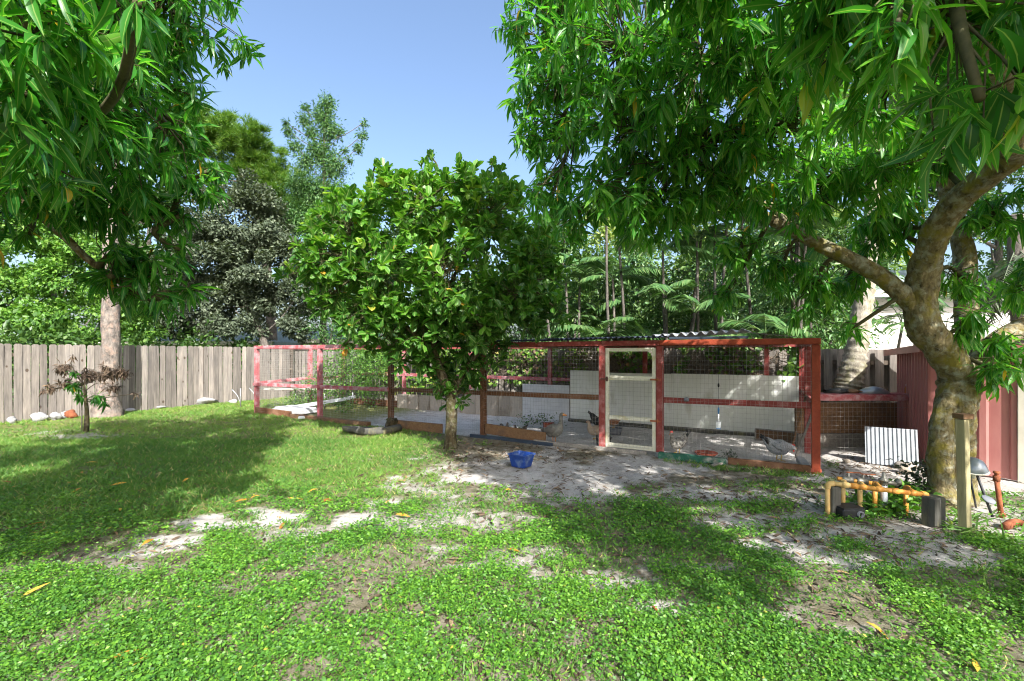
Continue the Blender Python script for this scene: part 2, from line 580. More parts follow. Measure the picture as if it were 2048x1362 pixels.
M['hen_gold'] = pmat('gold_hackle', [(.34, .26, .15), (.48, .40, .27)], 22, rough=.85, bump=.4, var=0)
M['hen_buff'] = pmat('buff_hen_feather', [(.36, .25, .17), (.52, .42, .33)], 16, rough=.85, bump=.4, var=0)
M['hen_brown'] = pmat('red_brown_hen_feather', [(.22, .09, .045), (.36, .18, .10)], 16, rough=.85, bump=.4, var=0)
M['hen_black'] = pmat('black_hen_feather', [(.010, .012, .014), (.03, .035, .035)], 16, rough=.5, bump=.4, var=0)
M['hen_blue'] = pmat('blue_grey_hen_feather', [(.08, .09, .10), (.34, .35, .36), (.13, .14, .15)], 24, rough=.85, bump=.5, var=0)
M['hen_dark'] = pmat('dark_brown_hen_feather', [(.03, .026, .024), (.09, .075, .065)], 16, rough=.85, bump=.4, var=0)
M['yellow_leg'] = pmat('yellow_leg', [(.45, .30, .08), (.55, .38, .12)], 10, rough=.6, bump=0, var=0)
M['bottle'] = pmat('amber_bottle', [(.40, .14, .05), (.5, .2, .08)], 6, rough=.25, bump=0, var=0)
M['knob'] = pmat('dark_iron', [(.05, .03, .025), (.12, .07, .05)], 12, rough=.7, bump=.1)


# ------------------------------------------------------------------ leaves
def leaf_tpl(W, st, fold=0.25, curl=0.5, wav=0.0):
    """blade along +X, length 1. st: (t, width share)"""
    V, T = [(0, 0, 0)], []
    cz = lambda t: -curl * t * t * 0.5
    cx = lambda t: t * (1 - 0.12 * curl * t)
    for i, (t, w) in enumerate(st):
        hw = W * w / 2
        up = fold * hw
        wv = wav * W * math.sin(i * 2.3)
        V += [(cx(t), hw, cz(t) + up + wv), (cx(t), 0, cz(t)), (cx(t), -hw, cz(t) + up - wv)]
    V.append((cx(1), 0, cz(1)))
    n = len(st)
    T += [(0, 2, 1), (0, 3, 2)]
    for i in range(n - 1):
        a = 1 + 3 * i
        b = a + 3
        T += [(a, a + 1, b + 1), (a, b + 1, b), (a + 1, a + 2, b + 2), (a + 1, b + 2, b + 1)]
    a = 1 + 3 * (n - 1)
    T += [(a, a + 1, 3 * n + 1), (a + 1, a + 2, 3 * n + 1)]
    return np.array(V, float), np.array(T, int)


MANGO_ST = [(.1, .28), (.32, .95), (.55, 1.0), (.8, .55)]
MANGO_T = [leaf_tpl(.185, MANGO_ST, .35, c, w) for c, w in ((.15, .0), (.45, .04), (.8, .06), (1.1, .03))]
JACK_ST = [(.12, .3), (.4, .85), (.68, 1.0), (.9, .62)]
JACK_T = [leaf_tpl(.55, JACK_ST, f, c, .02) for f, c in ((.3, .1), (.45, .35), (.2, .5), (.6, .2))]
MANGO_LO = [leaf_tpl(.185, [(.28, .9), (.65, .9)], .35, c, w) for c, w in ((.15, .0), (.45, .04), (.8, .06), (1.1, .03))]
JACK_LO = [leaf_tpl(.52, [(.4, .9), (.78, .9)], f, c) for f, c in ((.3, .1), (.45, .35), (.2, .5), (.6, .2))]
SMALL_T = [leaf_tpl(.5, [(.35, 1.0), (.75, .7)], .3, c) for c in (.2, .6)]
HEART_T = [leaf_tpl(.85, [(.08, .8), (.3, 1.0), (.7, .55)], .25, c) for c in (.3, .7)]
RH = (np.array([(0, 0, 0), (.45, .27, .05), (1, 0, -.1), (.45, -.27, .05)], float), np.array([(0, 2, 1), (0, 3, 2)]))
BLADE = (np.array([(0, .05, 0), (0, -.05, 0), (.55, -.035, -.05), (.55, .035, -.05), (1, 0, -.28)], float), np.array([(0, 1, 2), (0, 2, 3), (3, 2, 4)]))
NEEDLE = (np.array([(0, .02, 0), (0, -.02, 0), (1, 0, -.15)], float), np.array([(0, 1, 2)]))


def frames(D, N):
    """x along D, z as near N as can be -> (n,3,3) with columns x,y,z"""
    X = nrm(D)
    Z = nrm(N - X * (N * X).sum(1, keepdims=True) + 1e-6)
    Y = np.cross(Z, X)
    return np.stack([X, Y, Z], axis=2)


def scatter(tpls, P, D, N, S, tint, which=None):
    """-> V, T, tint arrays of all leaves joined"""
    n = len(P)
    if which is None:
        which = rng.integers(0, len(tpls), n)
    FR = frames(D, N)
    Vs, Ts, Cs = [], [], []
    off = 0
    for k, (tv, tt) in enumerate(tpls):
        ix = np.nonzero(which == k)[0]
        if not len(ix):
            continue
        W = np.einsum('nij,vj->nvi', FR[ix], tv) * np.asarray(S)[ix][:, None, None] + P[ix][:, None, :]
        Vs.append(W.reshape(-1, 3))
        T = tt[None] + (np.arange(len(ix)) * len(tv))[:, None, None] + off
        Ts.append(T.reshape(-1, 3))
        Cs.append(np.repeat(np.asarray(tint)[ix], len(tv)))
        off += len(ix) * len(tv)
    return np.concatenate(Vs), np.concatenate(Ts), np.concatenate(Cs)


def vein_of(tpl):
    v = (np.abs(tpl[0][:, 1]) < 1e-6).astype(float)
    return v


def vein_all(tpls, which):
    return np.concatenate([np.tile(vein_of(t), int((which == k).sum())) for k, t in enumerate(tpls) if (which == k).any()])


def rand_unit(n):
    return nrm(rng.normal(size=(n, 3)))


def in_ball(n, inner=0.0):
    r = (inner ** 3 + rng.random(n) * (1 - inner ** 3)) ** (1 / 3)
    return rand_unit(n) * r[:, None]


TINTS = np.linspace(0.08, 0.98, 9)


def foliage_part(root, tpls, P, D, N, S, tint, mat, singles=0, name='foliage', low=None):
    """the leaves that show largest become objects of their own, the rest one part"""
    n = len(P)
    pick = np.zeros(n, bool)
    if singles:
        px, py = proj(P + nrm(D) * np.asarray(S)[:, None] * .5)
        ok = (P[:, 1] > .4) & (px > 0) & (px < 2048) & (py > 0) & (py < 1362)
        size = np.where(ok, np.asarray(S) / np.maximum(np.linalg.norm(P - np.array([0, 0, EYE]), axis=1), .3), -1)
        ix = np.argsort(-size)[:singles]
        ix = ix[size[ix] > 0]
        pick[ix] = True
    which = rng.integers(0, len(tpls), n)
    rest = ~pick
    off = wloc(root)
    sets = list(tpls) + list(low or tpls)
    px, py = proj(P)
    nearby = (np.linalg.norm(P - np.array([0, 0, EYE]), axis=1) < 3.0) & (P[:, 1] > .3) & (px > -100) & (px < 2150) & (py > -100)
    w2 = np.where(nearby, which, which + len(tpls))
    V, T, C = scatter(sets, P[rest], D[rest], N[rest], np.asarray(S)[rest], np.asarray(tint)[rest], w2[rest])
    o = link(name, mesh_arrays(name, V - off, T, mat, C, True, {'vein': vein_all(sets, w2[rest])}), root)
    o['kind'] = 'stuff'
    if singles:
        FR = frames(D, N)
        bank = {}
        for i in np.nonzero(pick)[0]:
            t = int(np.argmin(abs(TINTS - tint[i])))
            if tint[i] > .985: t = 8
            key = (which[i], t)
            if key not in bank:
                tv, tt = tpls[which[i]]
                bank[key] = mesh_arrays('leaf', tv, tt, mat, np.full(len(tv), 1.0 if tint[i] > .985 else TINTS[t]), True, {'vein': vein_of(tpls[which[i]])})
            m4 = Matrix.Identity(4)
            for a in range(3):
                for b in range(3):
                    m4[a][b] = FR[i, a, b] * S[i]
            m4.translation = Vector(P[i] - off)
            lo = link('leaf', bank[key], root)
            lo.matrix_local = m4
    return o


def rosettes(blobs, per, L=(.16, .26), nl=12, inner=.45, droop=.45, stem=.17, spread=(45, 100), zbias=-.1, upleaf=0.0, tint_base=.45):
    """leaf whorls at the twig ends through each blob. blobs: (centre, radius(3)). Returns leaf arrays and (centre, whorl) pairs."""
    P, D, N, S, C, pairs = [], [], [], [], [], []
    for (c, r) in blobs:
        r = np.broadcast_to(np.asarray(r, float), (3,))
        n = max(2, int((per if r[0] < .85 else per * .75) * (r[0] * r[2] + r[0] * r[1] + r[1] * r[2]) / 3))
        q = in_ball(n, inner)
        pos = np.asarray(c) + q * r
        for k in range(n):
            d = unit(q[k] + np.array([0, 0, zbias]) + rng.normal(size=3) * .25)
            a = unit(np.cross(d, rng.normal(size=3)))
            b = np.cross(d, a)
            m = max(5, int(nl * rng.uniform(.75, 1.25)))
            ph = np.arange(m) * 2.39996 + rng.random() * 6
            th = np.radians(rng.uniform(spread[0], spread[1], m))
            dd = np.cos(th)[:, None] * d + np.sin(th)[:, None] * (np.cos(ph)[:, None] * a + np.sin(ph)[:, None] * b)
            dd = nrm(dd)
            dd[:, 2] += -droop * rng.uniform(.5, 1.4, m) + upleaf
            dd = nrm(dd)
            P.append(pos[k] - d * (rng.random(m) * stem)[:, None])
            D.append(dd)
            N.append(np.array([0, 0, 1.0]) + d * .35 + rng.normal(size=(m, 3)) * .28)
            S.append(rng.uniform(L[0], L[1], m) * rng.uniform(.72, 1.15))
            tb = np.clip(tint_base + rng.normal() * .16, .05, .9)
            C.append(np.clip(tb + rng.normal(size=m) * .13, 0, .96))
            pairs.append((np.asarray(c, float), pos[k]))
    P, D, N, S, C = map(np.concatenate, (P, D, N, S, C))
    C[rng.random(len(C)) < .006] = 1.0
    return P, D, N, S, C, pairs


def twigs(root, pairs, limbs, mat, r0=.018, r1=.004, blob_r=.03):
    """branches from the nearest limb point to each blob, twigs from there to each whorl"""
    mb = MB()
    L = np.concatenate(limbs)
    done = {}
    for c, p in pairs:
        key = tuple(np.round(c, 3))
        if key not in done:
            d = np.linalg.norm(L - c, axis=1)
            s = L[int(np.argmin(d))]
            mid = (s + c) / 2 + rng.normal(size=3) * .08 + np.array([0, 0, .06])
            path = smooth_path([s, mid, c], 4)
            mb.tube(path, np.linspace(blob_r, r0, len(path)), 6, .1)
            done[key] = path
        path = done[key]
        s = path[rng.integers(len(path) // 3, len(path))]
        mid = (s + p) / 2 + rng.normal(size=3) * .05
        mb.tube([s, mid, p], [r0 * .4, r0 * .3, r1 * .8], 4, caps=False)
    o = mb.build('twigs', mat, root)
    o['kind'] = 'stuff'
    return o


def crown_cloud(root, blobs, n, L, mat, name='crown', tpl=(RH,), inner=.35, droop=.2, tint=(.5, .22), clump=0.0):
    """small-leaf crowns: leaves through each blob, thinned by a clump noise so that gaps stay"""
    P, D, N = [], [], []
    tot = sum(np.prod(np.broadcast_to(r, (3,))) ** (2 / 3) for c, r in blobs)
    for c, r in blobs:
        r = np.broadcast_to(np.asarray(r, float), (3,))
        k = int(n * np.prod(r) ** (2 / 3) / tot)
        if clump:
            ns = max(6, int(15 * clump))
            cc = in_ball(ns, inner) * 1.02
            cr = rng.uniform(.22, .42, ns)
            w = rng.choice(ns, k, p=cr ** 2 / (cr ** 2).sum())
            q = cc[w] + in_ball(k, .2) * cr[w][:, None] * np.array([1, 1, .75])
        else:
            q = rng.normal(size=(k, 3)) * .52
        P.append(np.asarray(c) + q * r)
        D.append(nrm(q + rng.normal(size=(k, 3)) * .7 + np.array([0, 0, -droop])))
        N.append(np.array([0, 0, 1.0]) + q * .8 + rng.normal(size=(k, 3)) * .6)
    P, D, N = map(np.concatenate, (P, D, N))
    m = len(P)
    S = rng.uniform(L[0], L[1], m)
    C = np.clip(rng.normal(tint[0], tint[1], m), 0, 1)
    V, T, C = scatter(list(tpl), P, D, N, S, C)
    o = link(name, mesh_arrays(name, V - wloc(root), T, mat, C), root)
    o['kind'] = 'stuff'
    return o


def px_blobs(rows):
    return [(at(a, b, c), r) for a, b, c, r in rows]


# ------------------------------------------------------------------ layout of the coop and fences
F0 = np.array([4.35, 6.42, 0.0])             # front right corner of the coop
A_ = np.array([-.872, .4895, 0.0])            # along its front, to the left
B_ = np.array([.4895, .872, 0.0])             # towards its back
ZU = np.array([0, 0, 1.0])
CL, CD, CH = 13.3, 3.0, 1.90                 # length, depth, height


def cp(u, t, z=0.0):
    return F0 + A_ * u + B_ * t + ZU * z


def uf(px, t=0.0):
    """place along the coop (u) where the photo column px meets the line t"""
    o = F0 + B_ * t
    r = (px - 1024) / F
    return (o[0] - r * o[1]) / (-A_[0] + r * A_[1])


# ------------------------------------------------------------------ ground
BARE = [(1090, 955, 200, 42, 1), (980, 930, 90, 25, .6), (1260, 935, 160, 25, 1), (1180, 1000, 120, 20, .55), (880, 985, 60, 20, .6),
        (560, 1033, 80, 12, 1), (450, 1047, 80, 11, 1), (340, 1082, 70, 10, 1), (255, 1105, 60, 8, .8), (700, 1040, 65, 17, 1),
        (640, 1100, 48, 12, 1), (770, 1000, 55, 12, .8), (905, 1095, 42, 10, 1), (940, 1130, 60, 9, .7), (1120, 1152, 85, 13, 1),
        (850, 1060, 40, 8, .5), (1560, 1082, 115, 22, 1), (1500, 1040, 70, 16, .95), (1450, 995, 130, 24, .85), (1650, 1010, 150, 30, .95),
        (1760, 1060, 150, 28, .95), (1950, 1040, 130, 40, .9), (1800, 940, 170, 25, 1), (1350, 980, 80, 18, .5), (1430, 1130, 100, 10, .6),
        (1700, 1120, 130, 16, .8), (1320, 1215, 80, 16, .7), (1560, 1215, 80, 14, .5), (20, 1190, 40, 20, .7), (110, 1160, 80, 9, .4),
        (1900, 1110, 140, 22, .8), (430, 1170, 60, 9, .35), (1750, 1250, 70, 12, .5), (300, 1230, 45, 8, .35), (700, 1160, 50, 8, .4), (1010, 1250, 60, 9, .3),
        (140, 868, 90, 8, .45), (1450, 945, 100, 12, .3), (620, 1062, 110, 25, .55), (800, 1040, 110, 30, .55), (960, 1040, 70, 22, .6), (1000, 1110, 130, 25, .5), (1260, 1165, 100, 15, .55), (180, 1130, 90, 12, .5), (830, 975, 90, 22, .6)]


def bare_map(x, y):
    px, py = proj(np.stack([x, y, np.zeros_like(x)], 1))
    b = np.zeros_like(x)
    wob = (vnoise(x + 40, y + 40, 2.6, 3) - .5) * 2.4 + (vnoise(x + 4, y + 70, 11, 2) - .5) * 1.0
    for cx, cy, rx, ry, s in BARE:
        q = np.sqrt(((px - cx) / rx) ** 2 + ((py - cy) / ry) ** 2) + wob
        b = np.maximum(b, s * np.clip((1.45 - q) / 1.0, 0, 1))
    # inside the coop and beside it to the right
    d = np.stack([x, y], 1) - F0[:2]
    u = d @ A_[:2]
    t = d @ B_[:2]
    ins = np.clip((t + .12) / .2, 0, 1) * np.clip((10.6 - u) / 2.2, 0, 1)
    b = np.maximum(b, ins * np.where(y > 5, 1, 0))
    return b, u, t, px, py


def pen_map(x, y):  # coop floor area where the sand colour is lightened against the shade
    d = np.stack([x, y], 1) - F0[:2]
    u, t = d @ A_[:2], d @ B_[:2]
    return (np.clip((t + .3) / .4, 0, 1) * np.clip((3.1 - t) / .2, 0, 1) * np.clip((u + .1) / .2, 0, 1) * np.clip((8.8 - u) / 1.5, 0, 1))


def lawn_map(x, y):
    px, py = proj(np.stack([x, y, np.zeros_like(x)], 1))
    a = np.clip((930 - px) / 130, 0, 1) * np.clip((1030 - py) / 60, 0, 1)
    return np.maximum(a, np.clip((620 - px) / 200, 0, 1) * np.clip((1120 - py) / 90, 0, 1))


def ground_height(x, y):
    return (vnoise(x + 60, y + 60, .8, 4) - .5) * .05 - .012


xs = np.concatenate([[-260, -120, -60, -30, -20], np.arange(-15, 11.01, .11), [14, 20, 30, 60, 120, 260]])
ys = np.concatenate([[-200, -80, -30, -10, -4], np.arange(-1, 19.01, .11), [22, 28, 40, 70, 130, 320]])
GX, GY = np.meshgrid(xs, ys)
gx, gy = GX.ravel(), GY.ravel()
bm, _, _, _, _ = bare_map(gx, np.maximum(gy, 1.2))
near = (gx > -15.5) & (gx < 11.5) & (gy > -1.5) & (gy < 19.5)
gz = np.where(near, ground_height(gx, gy), 0.0)
gz = gz + np.where(near, bm * (vnoise(gx + 9, gy + 9, 3.5, 2) - .5) * .035, 0)
nx, ny = len(xs), len(ys)
I = (np.arange(ny - 1)[:, None] * nx + np.arange(nx - 1)[None]).ravel()
T = np.concatenate([np.stack([I, I + 1, I + nx + 1], 1), np.stack([I, I + nx + 1, I + nx], 1)])
m, nt, b = nodes('sandy_soil')
v = coords(nt, (1, 1, 1), False)
at_ = nt.nodes.new('ShaderNodeAttribute')
at_.attribute_name = 'tint'
sand = ramp(nt, noise(nt, v, 2.2, 8, .68), [(.3, (.32, .295, .27)), (.5, (.44, .415, .385)), (.7, (.53, .505, .475))])
spk = ramp(nt, noise(nt, v, 38, 4, .7), [(.34, (.38, .36, .34)), (.46, (1, 1, 1))])
sand = mixc(nt, .75, sand, spk, 'MULTIPLY')
pat = ramp(nt, noise(nt, v, 5.5, 6, .7), [(.56, (0, 0, 0)), (.68, (1, 1, 1))])
sand = mixc(nt, pat, sand, (.20, .17, .14))
soil = ramp(nt, noise(nt, v, 9, 7, .7), [(.3, (.085, .08, .045)), (.5, (.17, .15, .105)), (.72, (.32, .28, .23))])
msk = nt.nodes.new('ShaderNodeMath')
msk.operation = 'ADD'
mn = nt.nodes.new('ShaderNodeMath')
mn.operation = 'MULTIPLY_ADD'
nt.links.new(noise(nt, v, 6, 7, .75), mn.inputs[0])
mn.inputs[1].default_value = 1.7
mn.inputs[2].default_value = -.85
nt.links.new(at_.outputs['Fac'], msk.inputs[0])
nt.links.new(mn.outputs[0], msk.inputs[1])
fac = ramp(nt, msk.outputs[0], [(.2, (0, 0, 0)), (.72, (1, 1, 1))])
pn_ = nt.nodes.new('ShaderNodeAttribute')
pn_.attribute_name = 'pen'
sand = mixc(nt, pn_.outputs['Fac'], sand, mixc(nt, 1.0, sand, (1.45, 1.47, 1.5), 'MULTIPLY'))  # paler sand under the coop roof, brightening its shaded floor by colour
lw = nt.nodes.new('ShaderNodeAttribute')
lw.attribute_name = 'lawn'
thatch = ramp(nt, noise(nt, v, 14, 6, .7), [(.3, (.075, .085, .03)), (.5, (.14, .155, .05)), (.7, (.25, .24, .10))])
soil = mixc(nt, lw.outputs['Fac'], soil, thatch)
nt.links.new(mixc(nt, fac, soil, sand), b.inputs['Base Color'])
b.inputs['Roughness'].default_value = .95
b.inputs['Specular IOR Level'].default_value = .15
bn = nt.nodes.new('ShaderNodeBump')
bn.inputs['Strength'].default_value = .9
bn.inputs['Distance'].default_value = .03
nt.links.new(noise(nt, v, 16, 8, .72), bn.inputs['Height'])
nt.links.new(bn.outputs[0], b.inputs['Normal'])
M['ground'] = m
g = link('ground', mesh_arrays('ground', np.stack([gx, gy, gz], 1), T, M['ground'], bm, True, {'lawn': lawn_map(gx, np.maximum(gy, 1.2)), 'pen': pen_map(gx, gy)}))
setp(g, 'grey sandy yard soil with bare patches', None, None, 'structure')


def ground_samples(n, y0, y1, x0=None, x1=None, spread=1.32, power=1.0):
    """points on the visible ground wedge, even in area (power 1) or denser near the camera (<1)"""
    k = power
    y = (y0 ** (2 * k) + rng.random(n) * (y1 ** (2 * k) - y0 ** (2 * k))) ** (1 / (2 * k))
    x = (rng.random(n) * 2 - 1) * (y * 1.2 + 1.2)
    if x0 is not None:
        ok = (x > x0) & (x < x1)
        x, y = x[ok], y[ok]
    return x, y


# ------------------------------------------------------------------ low leafy ground cover, lawn grass
COVER = (np.array([(0, 0, 0), (.3, .31, .07), (.3, -.31, .07), (.75, .27, .03), (.75, -.27, .03), (1, 0, -.08)], float),
         np.array([(0, 2, 1), (1, 2, 4), (1, 4, 3), (3, 4, 5)]))


def cover(n, y0, y1, L, k, power):
    x, y = ground_samples(n, y0, y1, power=power)
    b, u, t, px, py = bare_map(x, y)
    pat = vnoise(x + 15, y + 7, 1.3, 4)
    fine = vnoise(x + 3, y + 31, 5.0, 2)
    dens = np.clip(1.25 - 1.6 * b, 0, 1) * np.clip((pat - .30) / .14, .12, 1) * np.clip((fine - .26) / .18, .12, 1)
    dens *= np.clip((py - 965) / 60, 0.0, 1)
    lawn = np.clip((620 - px) / 200, 0, 1) * np.clip((1120 - py) / 90, 0, 1)
    dens *= 1 - .75 * lawn
    dens = np.maximum(dens, .035 * (py > 985) * (b < .98) )
    ok = (rng.random(len(x)) < dens) & ((t < -.1) | (u < -.3))
    x, y = x[ok], y[ok]
    m = len(x)
    h = .012 + .035 * vnoise(x + 77, y + 2, 2.5, 2) + rng.random(m) * .012
    tb = np.clip(.30 + .5 * vnoise(x + 5, y + 55, .9, 3) + rng.normal(size=m) * .06, 0, 1)
    P = np.repeat(np.stack([x, y, h], 1), k, 0)
    a = rng.random(m * k) * 2 * np.pi
    rr = np.sqrt(rng.random(m * k)) * .045
    P[:, 0] += np.cos(a) * rr
    P[:, 1] += np.sin(a) * rr
    P[:, 2] += rng.random(m * k) * .022 - rr * .25 + np.repeat(ground_height(x, y), k) + .006
    D = np.stack([np.cos(a), np.sin(a), rng.normal(size=m * k) * .35], 1)
    N = np.array([0, 0, 1.0]) + rng.normal(size=(m * k, 3)) * .68
    C = np.clip(np.repeat(tb, k) + rng.normal(size=m * k) * .22, 0, .88)
    C[rng.random(len(C)) < .003] = 1
    return P, D, N, rng.uniform(L[0], L[1], m * k), C


parts = [cover(78000, 1.5, 4.2, (.010, .026), 5, .75), cover(50000, 4.0, 7.4, (.014, .034), 5, .8)]
P, D, N, S, C = (np.concatenate(a) for a in zip(*parts))
COVER_N = (COVER[0] * np.array([1, .55, 1]), COVER[1])
COVER_L = (np.array([(0, 0, 0), (.5, .30, .05), (1, 0, -.05), (.5, -.30, .05)], float), np.array([(0, 2, 1), (0, 3, 2)]))
wh = np.where(P[:, 1] > 2.5, 2, (vnoise(P[:, 0] + 3, P[:, 1] + 8, 2.2, 2) + rng.normal(size=len(P)) * .1 > .56).astype(int))
S = S * np.exp(rng.normal(size=len(S)) * .16) * np.where(wh == 2, 1.12, 1)
V, T, C = scatter([COVER, COVER_N, COVER_L], P, D, N, S, C, wh)
o = link('ground_cover', mesh_arrays('ground_cover', V, T, M['cover'], C))
setp(o, 'low bright green leafy ground cover spreading over the sandy yard', 'ground cover', None, 'stuff')


def grass(n, y0, y1, L, k, power, fore=False):
    x, y = ground_samples(n, y0, y1, power=power)
    b, u, t, px, py = bare_map(x, y)
    pat = vnoise(x + 85, y + 47, 1.1, 4)
    if fore:
        dens = np.clip((pat - .42) / .2, 0, 1) * (1 - b) * .8 + .10 * (1 - b)
    else:
        lawn = np.clip((930 - px) / 130, 0, 1) * np.clip((1030 - py) / 60, 0, 1)
        lawn = np.maximum(lawn, np.clip((620 - px) / 200, 0, 1) * np.clip((1120 - py) / 90, 0, 1))
        front = ((px > 1330) & (px < 1700) & (t > -.55) & (t < -.05)) * .8
        dens = np.maximum(lawn * np.clip((pat - .22) / .15, .3, 1), front) * (1 - .95 * b)
    out = ((t < -.05) | (u > CL + .05)) & ~((u > CL) & (x < -12.6 + (y - 11.08) * .568 + .15))
    ok = (rng.random(len(x)) < dens) & out
    x, y = x[ok], y[ok]
    m = len(x)
    P = np.repeat(np.stack([x, y, ground_height(x, y) - .004], 1), k, 0)
    P[:, :2] += rng.normal(size=(m * k, 2)) * .02
    a = rng.random(m * k) * 2 * np.pi
    D = np.stack([np.cos(a) * .8, np.sin(a) * .8, rng.uniform(.35, 1.4, m * k)], 1)
    N = np.array([0, 0, .4]) + rng.normal(size=(m * k, 3)) * .5
    tb = np.clip(.18 + .6 * vnoise(x + 25, y + 5, .8, 3) + np.clip((y - 7) * .03, 0, .15), 0, 1)
    C = np.clip(np.repeat(tb, k) + rng.normal(size=m * k) * .15, 0, .93)
    C[rng.random(len(C)) < .05] = 1
    return P, D, N, rng.uniform(L[0], L[1], m * k), C


parts = [grass(42000, 4.4, 9.0, (.045, .09), 5, 1.0), grass(75000, 8.5, 18, (.05, .10), 4, 1.0), grass(26000, 1.6, 6.0, (.03, .085), 4, .8, True)]
P, D, N, S, C = (np.concatenate(a) for a in zip(*parts))
WB = (BLADE[0] * np.array([1, 1.35, 1]), BLADE[1])
V, T, C = scatter([WB, (np.array([(0, .075, 0), (0, -.075, 0), (1, 0, -.15)], float), np.array([(0, 1, 2)]))], P, D, N, S, C, (P[:, 1] > 6.5).astype(int))
o = link('lawn_grass', mesh_arrays('lawn_grass', V, T, M['grass'], C))
setp(o, 'short lawn grass between the fence and the coop', 'grass', None, 'stuff')

# leaf litter and twigs on the bare sand
parts = []
for (cx, cy, sx, sy, n) in [(1080, 905, 110, 12, 420), (930, 908, 60, 16, 260), (800, 950, 90, 18, 200), (1150, 960, 200, 40, 240), (1650, 1010, 220, 45, 420),
                            (1800, 1080, 220, 40, 320), (1450, 980, 150, 30, 260), (1720, 930, 120, 14, 300), (1100, 1080, 500, 60, 260), (200, 862, 140, 10, 80), (1300, 1000, 200, 30, 200), (700, 1200, 500, 90, 500), (1500, 1250, 400, 70, 400), (300, 1080, 250, 40, 200)]:
    px = rng.normal(cx, sx, n)
    py = np.maximum(rng.normal(cy, sy, n), 880 if cx > 700 else 850)
    Q = np.array([gp(a, b) for a, b in zip(px, py)])
    parts.append(Q)
P = np.concatenate(parts)
dd = P[:, :2] - F0[:2]
ok = ((dd @ B_[:2]) < -.15) | ((dd @ A_[:2]) < -.1)
P = P[ok]
n = len(P)
P[:, 2] = ground_height(P[:, 0], P[:, 1]) + .012 + rng.random(n) * .012
a = rng.random(n) * 2 * np.pi
D = np.stack([np.cos(a), np.sin(a), rng.normal(size=n) * .12], 1)
N = ZU + rng.normal(size=(n, 3)) * .3
V, T, C = scatter(MANGO_T, P, D, N, rng.uniform(.05, .16, n), np.clip(rng.normal(.5, .28, n), 0, 1))
o = link('leaf_litter', mesh_arrays('leaf_litter', V, T, M['dead'], C))
setp(o, 'dry brown leaf litter strewn over the bare sand', 'leaf litter', None, 'stuff')
mb = MB()
for k in range(420):
    cx, cy = random.choice([(1700, 1020), (1500, 985), (1850, 1080), (1150, 955), (1780, 940), (1350, 1040)])
    q = gp(random.gauss(cx, 130), max(random.gauss(cy, 30), 925))
    if np.dot(q[:2] - F0[:2], B_[:2]) > -.1 and np.dot(q[:2] - F0[:2], A_[:2]) > -.1:
        continue
    a = random.uniform(0, 6.28)
    l = random.uniform(.05, .22)
    e = q + np.array([math.cos(a) * l, math.sin(a) * l, 0])
    for w in (q, e):
        w[2] = float(ground_height(w[0], w[1])) + .012
    mb.tube([q, (q + e) / 2 + np.array([random.gauss(0, .012), random.gauss(0, .012), .006]), e], [.003, .004, .002], 4, caps=False)
o = mb.build('fallen_twigs', M['dead_twig'])
setp(o, 'thin dry twigs scattered on the shaded sand', 'twigs', None, 'stuff')

# ------------------------------------------------------------------ wooden fences
def board_mesh(w, h, seed, ear=.03):
    r = random.Random(seed)
    mb = MB()
    bow = r.uniform(-.004, .004)
    k = 5
    V, Fc = [], []
    for i in range(k):
        z = h * i / (k - 1)
        x = bow * math.sin(math.pi * i / (k - 1))
        ww = w / 2
        if i == k - 1:
            ww = w / 2 - ear
            V += [(x - w / 2, -.009, z - ear), (x + w / 2, -.009, z - ear), (x + w / 2, .009, z - ear), (x - w / 2, .009, z - ear)]
        V += [(x - ww, -.009, z), (x + ww, -.009, z), (x + ww, .009, z), (x - ww, .009, z)]
    n = len(V) // 4
    for i in range(n - 1):
        for j in range(4):
            Fc.append((4 * i + j, 4 * i + (j + 1) % 4, 4 * i + 4 + (j + 1) % 4, 4 * i + 4 + j))
    Fc += [(0, 3, 2, 1), tuple(4 * (n - 1) + j for j in range(4))]
    mb.add(V, Fc)
    return mb.mesh('board', M['fence'])


def wooden_fence(p0, p1, h, pitch, label, double=False):
    """p0, p1 on the ground; boards face the viewer's side"""
    p0, p1 = np.asarray(p0, float), np.asarray(p1, float)
    d = unit(p1 - p0)
    Ln = np.linalg.norm(p1 - p0)
    nrmv = np.array([d[1], -d[0], 0])
    root = empty('wooden_fence', (p0 + p1) / 2 * np.array([1, 1, 0]), label, 'fence')
    ang = math.atan2(d[1], d[0])
    bank = [board_mesh(.142, h, s) for s in range(6)]
    n = int(Ln / pitch)
    off = wloc(root)
    for i in range(n):
        q = p0 + d * (pitch * (i + .5)) + nrmv * .05
        o = link('board', bank[rng.integers(0, 6)], root)
        o.location = tuple(q - off + np.array([0, 0, -.03 + rng.normal() * .008]))
        o.rotation_euler = (rng.normal() * .008, rng.normal() * .007, ang + rng.normal() * .02)
        o.scale = (rng.uniform(.93, 1.06), 1, 1)
    if double:
        for i in range(n):
            q = p0 + d * (pitch * (i + 1)) - nrmv * .05
            o = link('board', bank[rng.integers(0, 6)], root)
            o.location = tuple(q - off + np.array([0, 0, -.03 + rng.normal() * .008]))
            o.rotation_euler = (0, rng.normal() * .007, ang)
    for z in (.25, h * .55, h - .3):
        MB().beam(p0 + ZU * z, p1 + ZU * z, .06, .085).build('rail', M['fence_dark'], root)
    k = max(2, int(Ln / 2.4))
    for i in range(k + 1):
        q = p0 + d * Ln * i / k - nrmv * .03
        MB().beam(q - ZU * .2, q + ZU * (h - .1), .09, .09, d).build('post', M['fence_dark'], root)
    return root


